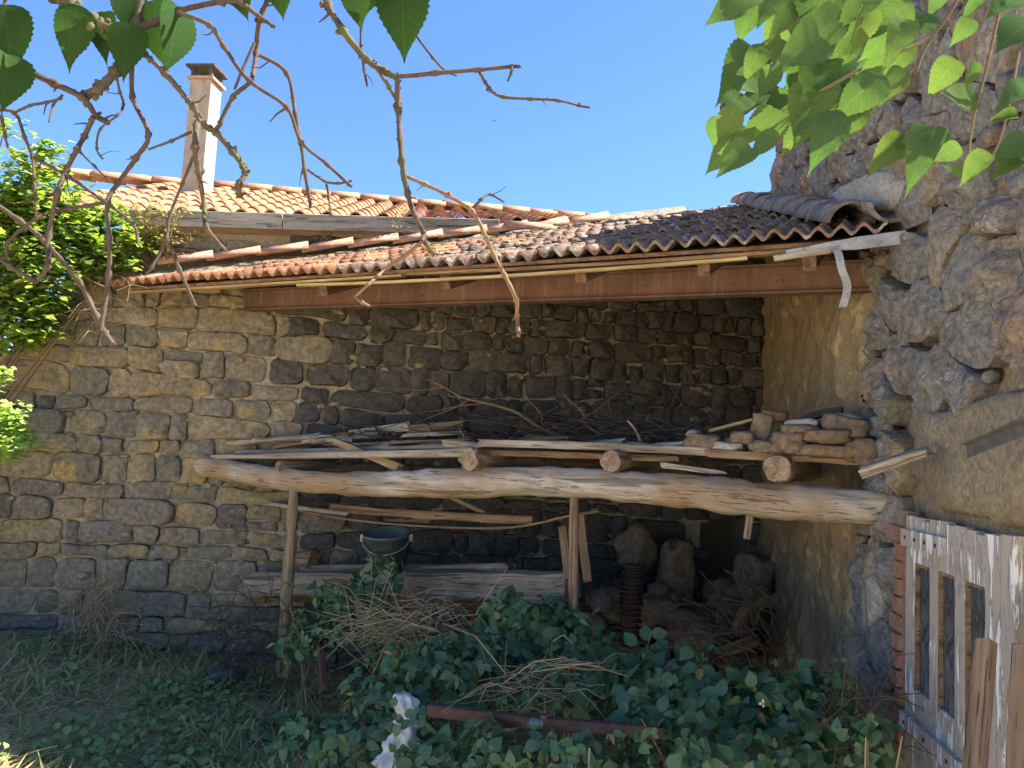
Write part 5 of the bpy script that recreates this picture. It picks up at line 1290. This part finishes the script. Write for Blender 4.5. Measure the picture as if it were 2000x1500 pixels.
# ------------------------------------------------------------------ vine leaves at the upper right
vine = empty('climbing_vine', at(1900, -60, 1.9), 'leafy green vine with pointed leaves hanging at the upper right', 'vine')
for poly, r0, r1 in (([(1880, -20), (1820, 70), (1700, 125), (1600, 180), (1500, 230), (1470, 250)], 4, 2), ([(1860, 20), (1810, 90), (1790, 140)], 4, 2.5), ([(1640, -20), (1560, 40), (1480, 90)], 3, 2), ([(1790, 130), (1700, 200), (1610, 215)], 3, 2), ([(1960, -20), (1930, 120), (1900, 240), (1890, 330)], 3, 2), ([(1990, 100), (1960, 250), (1930, 320)], 3, 2)):
    pp = [at(x, y, 1.9) for x, y in poly]; s_ = 1.9/FPX; P, R = smooth_pts(pp, [s_*t for t in np.linspace(r0, r1, len(pp))], 5); v, f = sweep(P, R, 6, .2); obj('vine_stem', v, f, STEM, vine, True)
q = random.Random(15)
LVS = [(1420, 15), (1455, 45), (1500, 10), (1475, 110), (1520, 70), (1555, 20), (1560, 100), (1500, 160), (1540, 190), (1470, 205), (1440, 225), (1500, 260), (1425, 275), (1435, 315), (1400, 260), (1590, 150), (1610, 60), (1640, 20), (1650, 110), (1610, 215), (1645, 185), (1575, 225), (1680, 60), (1690, 145), (1700, 10), (1725, 80), (1740, 30), (1745, 165), (1570, 50), (1620, 255), (1530, 230), (1700, 195), (1760, 110), (1775, 55), (1590, 5), (1660, 230),
       (1445, 140), (1490, 30), (1530, 120), (1580, 75), (1630, 140), (1670, 20), (1600, 110), (1550, 155), (1515, 205), (1460, 165), (1480, 250), (1560, 250), (1590, 190), (1665, 80), (1710, 50), (1720, 120), (1640, 60), (1540, 45), (1450, 5), (1625, 225), (1680, 175), (1755, 70), (1420, 245), (1410, 300), (1490, 285), (1840, 150), (1895, 150), (1870, 190), (1770, 285), (1800, 300), (1735, 300), (1960, 230), (1985, 290), (1965, 330), (1905, 330), (1870, 335), (1850, 300), (1900, 20), (1960, 10), (1985, 60), (1880, 60), (1990, 180), (1830, 5)]
VM = [mesh('leaf', h_[0], h_[1], VINELEAF, True) for h_ in HEARTS]
for k, (x, y) in enumerate(LVS):
    Y = q.uniform(1.6, 2.1); far = x > 1800
    L = q.uniform(55, 105)*(.8 if far else 1); ang = radians(q.uniform(95, 150)) if not far else radians(q.uniform(100, 190)); dx, dy = L*cos(ang), L*sin(ang)
    p = at(x-dx*.45, y-dy*.45, Y); tip = at(x+dx*.55, y+dy*.55, Y+q.uniform(-.05, .05)); ydir = unit(tip-p); n0 = np.array([q.uniform(-.6, .5), -1, q.uniform(-.1, .7)]); nn_ = unit(n0-ydir*np.dot(n0, ydir)); xx_ = np.cross(ydir, nn_); Ls = np.linalg.norm(tip-p)
    link('leaf', VM[q.randrange(5)], frame(xx_*Ls*q.uniform(.75, 1.1), ydir*Ls, nn_*Ls, p), vine)

# two birds far off in the sky
for (x, y, Y, s_, lb_) in ((965, 236, 30, .30, 'larger dark bird gliding high in the blue sky'), (1199, 238, 45, .16, 'tiny dark bird far off above the roofs')):
    c = at(x, y, Y); v = [c+np.array(t)*s_ for t in ((-.5, 0, -.25), (0, -.12, .02), (.55, 0, .30), (0, .12, .0), (0, 0, .06), (0, 0, -.05))]
    obj('bird', v, [(0, 1, 4), (1, 2, 4), (2, 3, 4), (3, 0, 4), (1, 0, 5), (2, 1, 5), (3, 2, 5), (0, 3, 5)], BIRD, None, label=lb_, cat='bird')
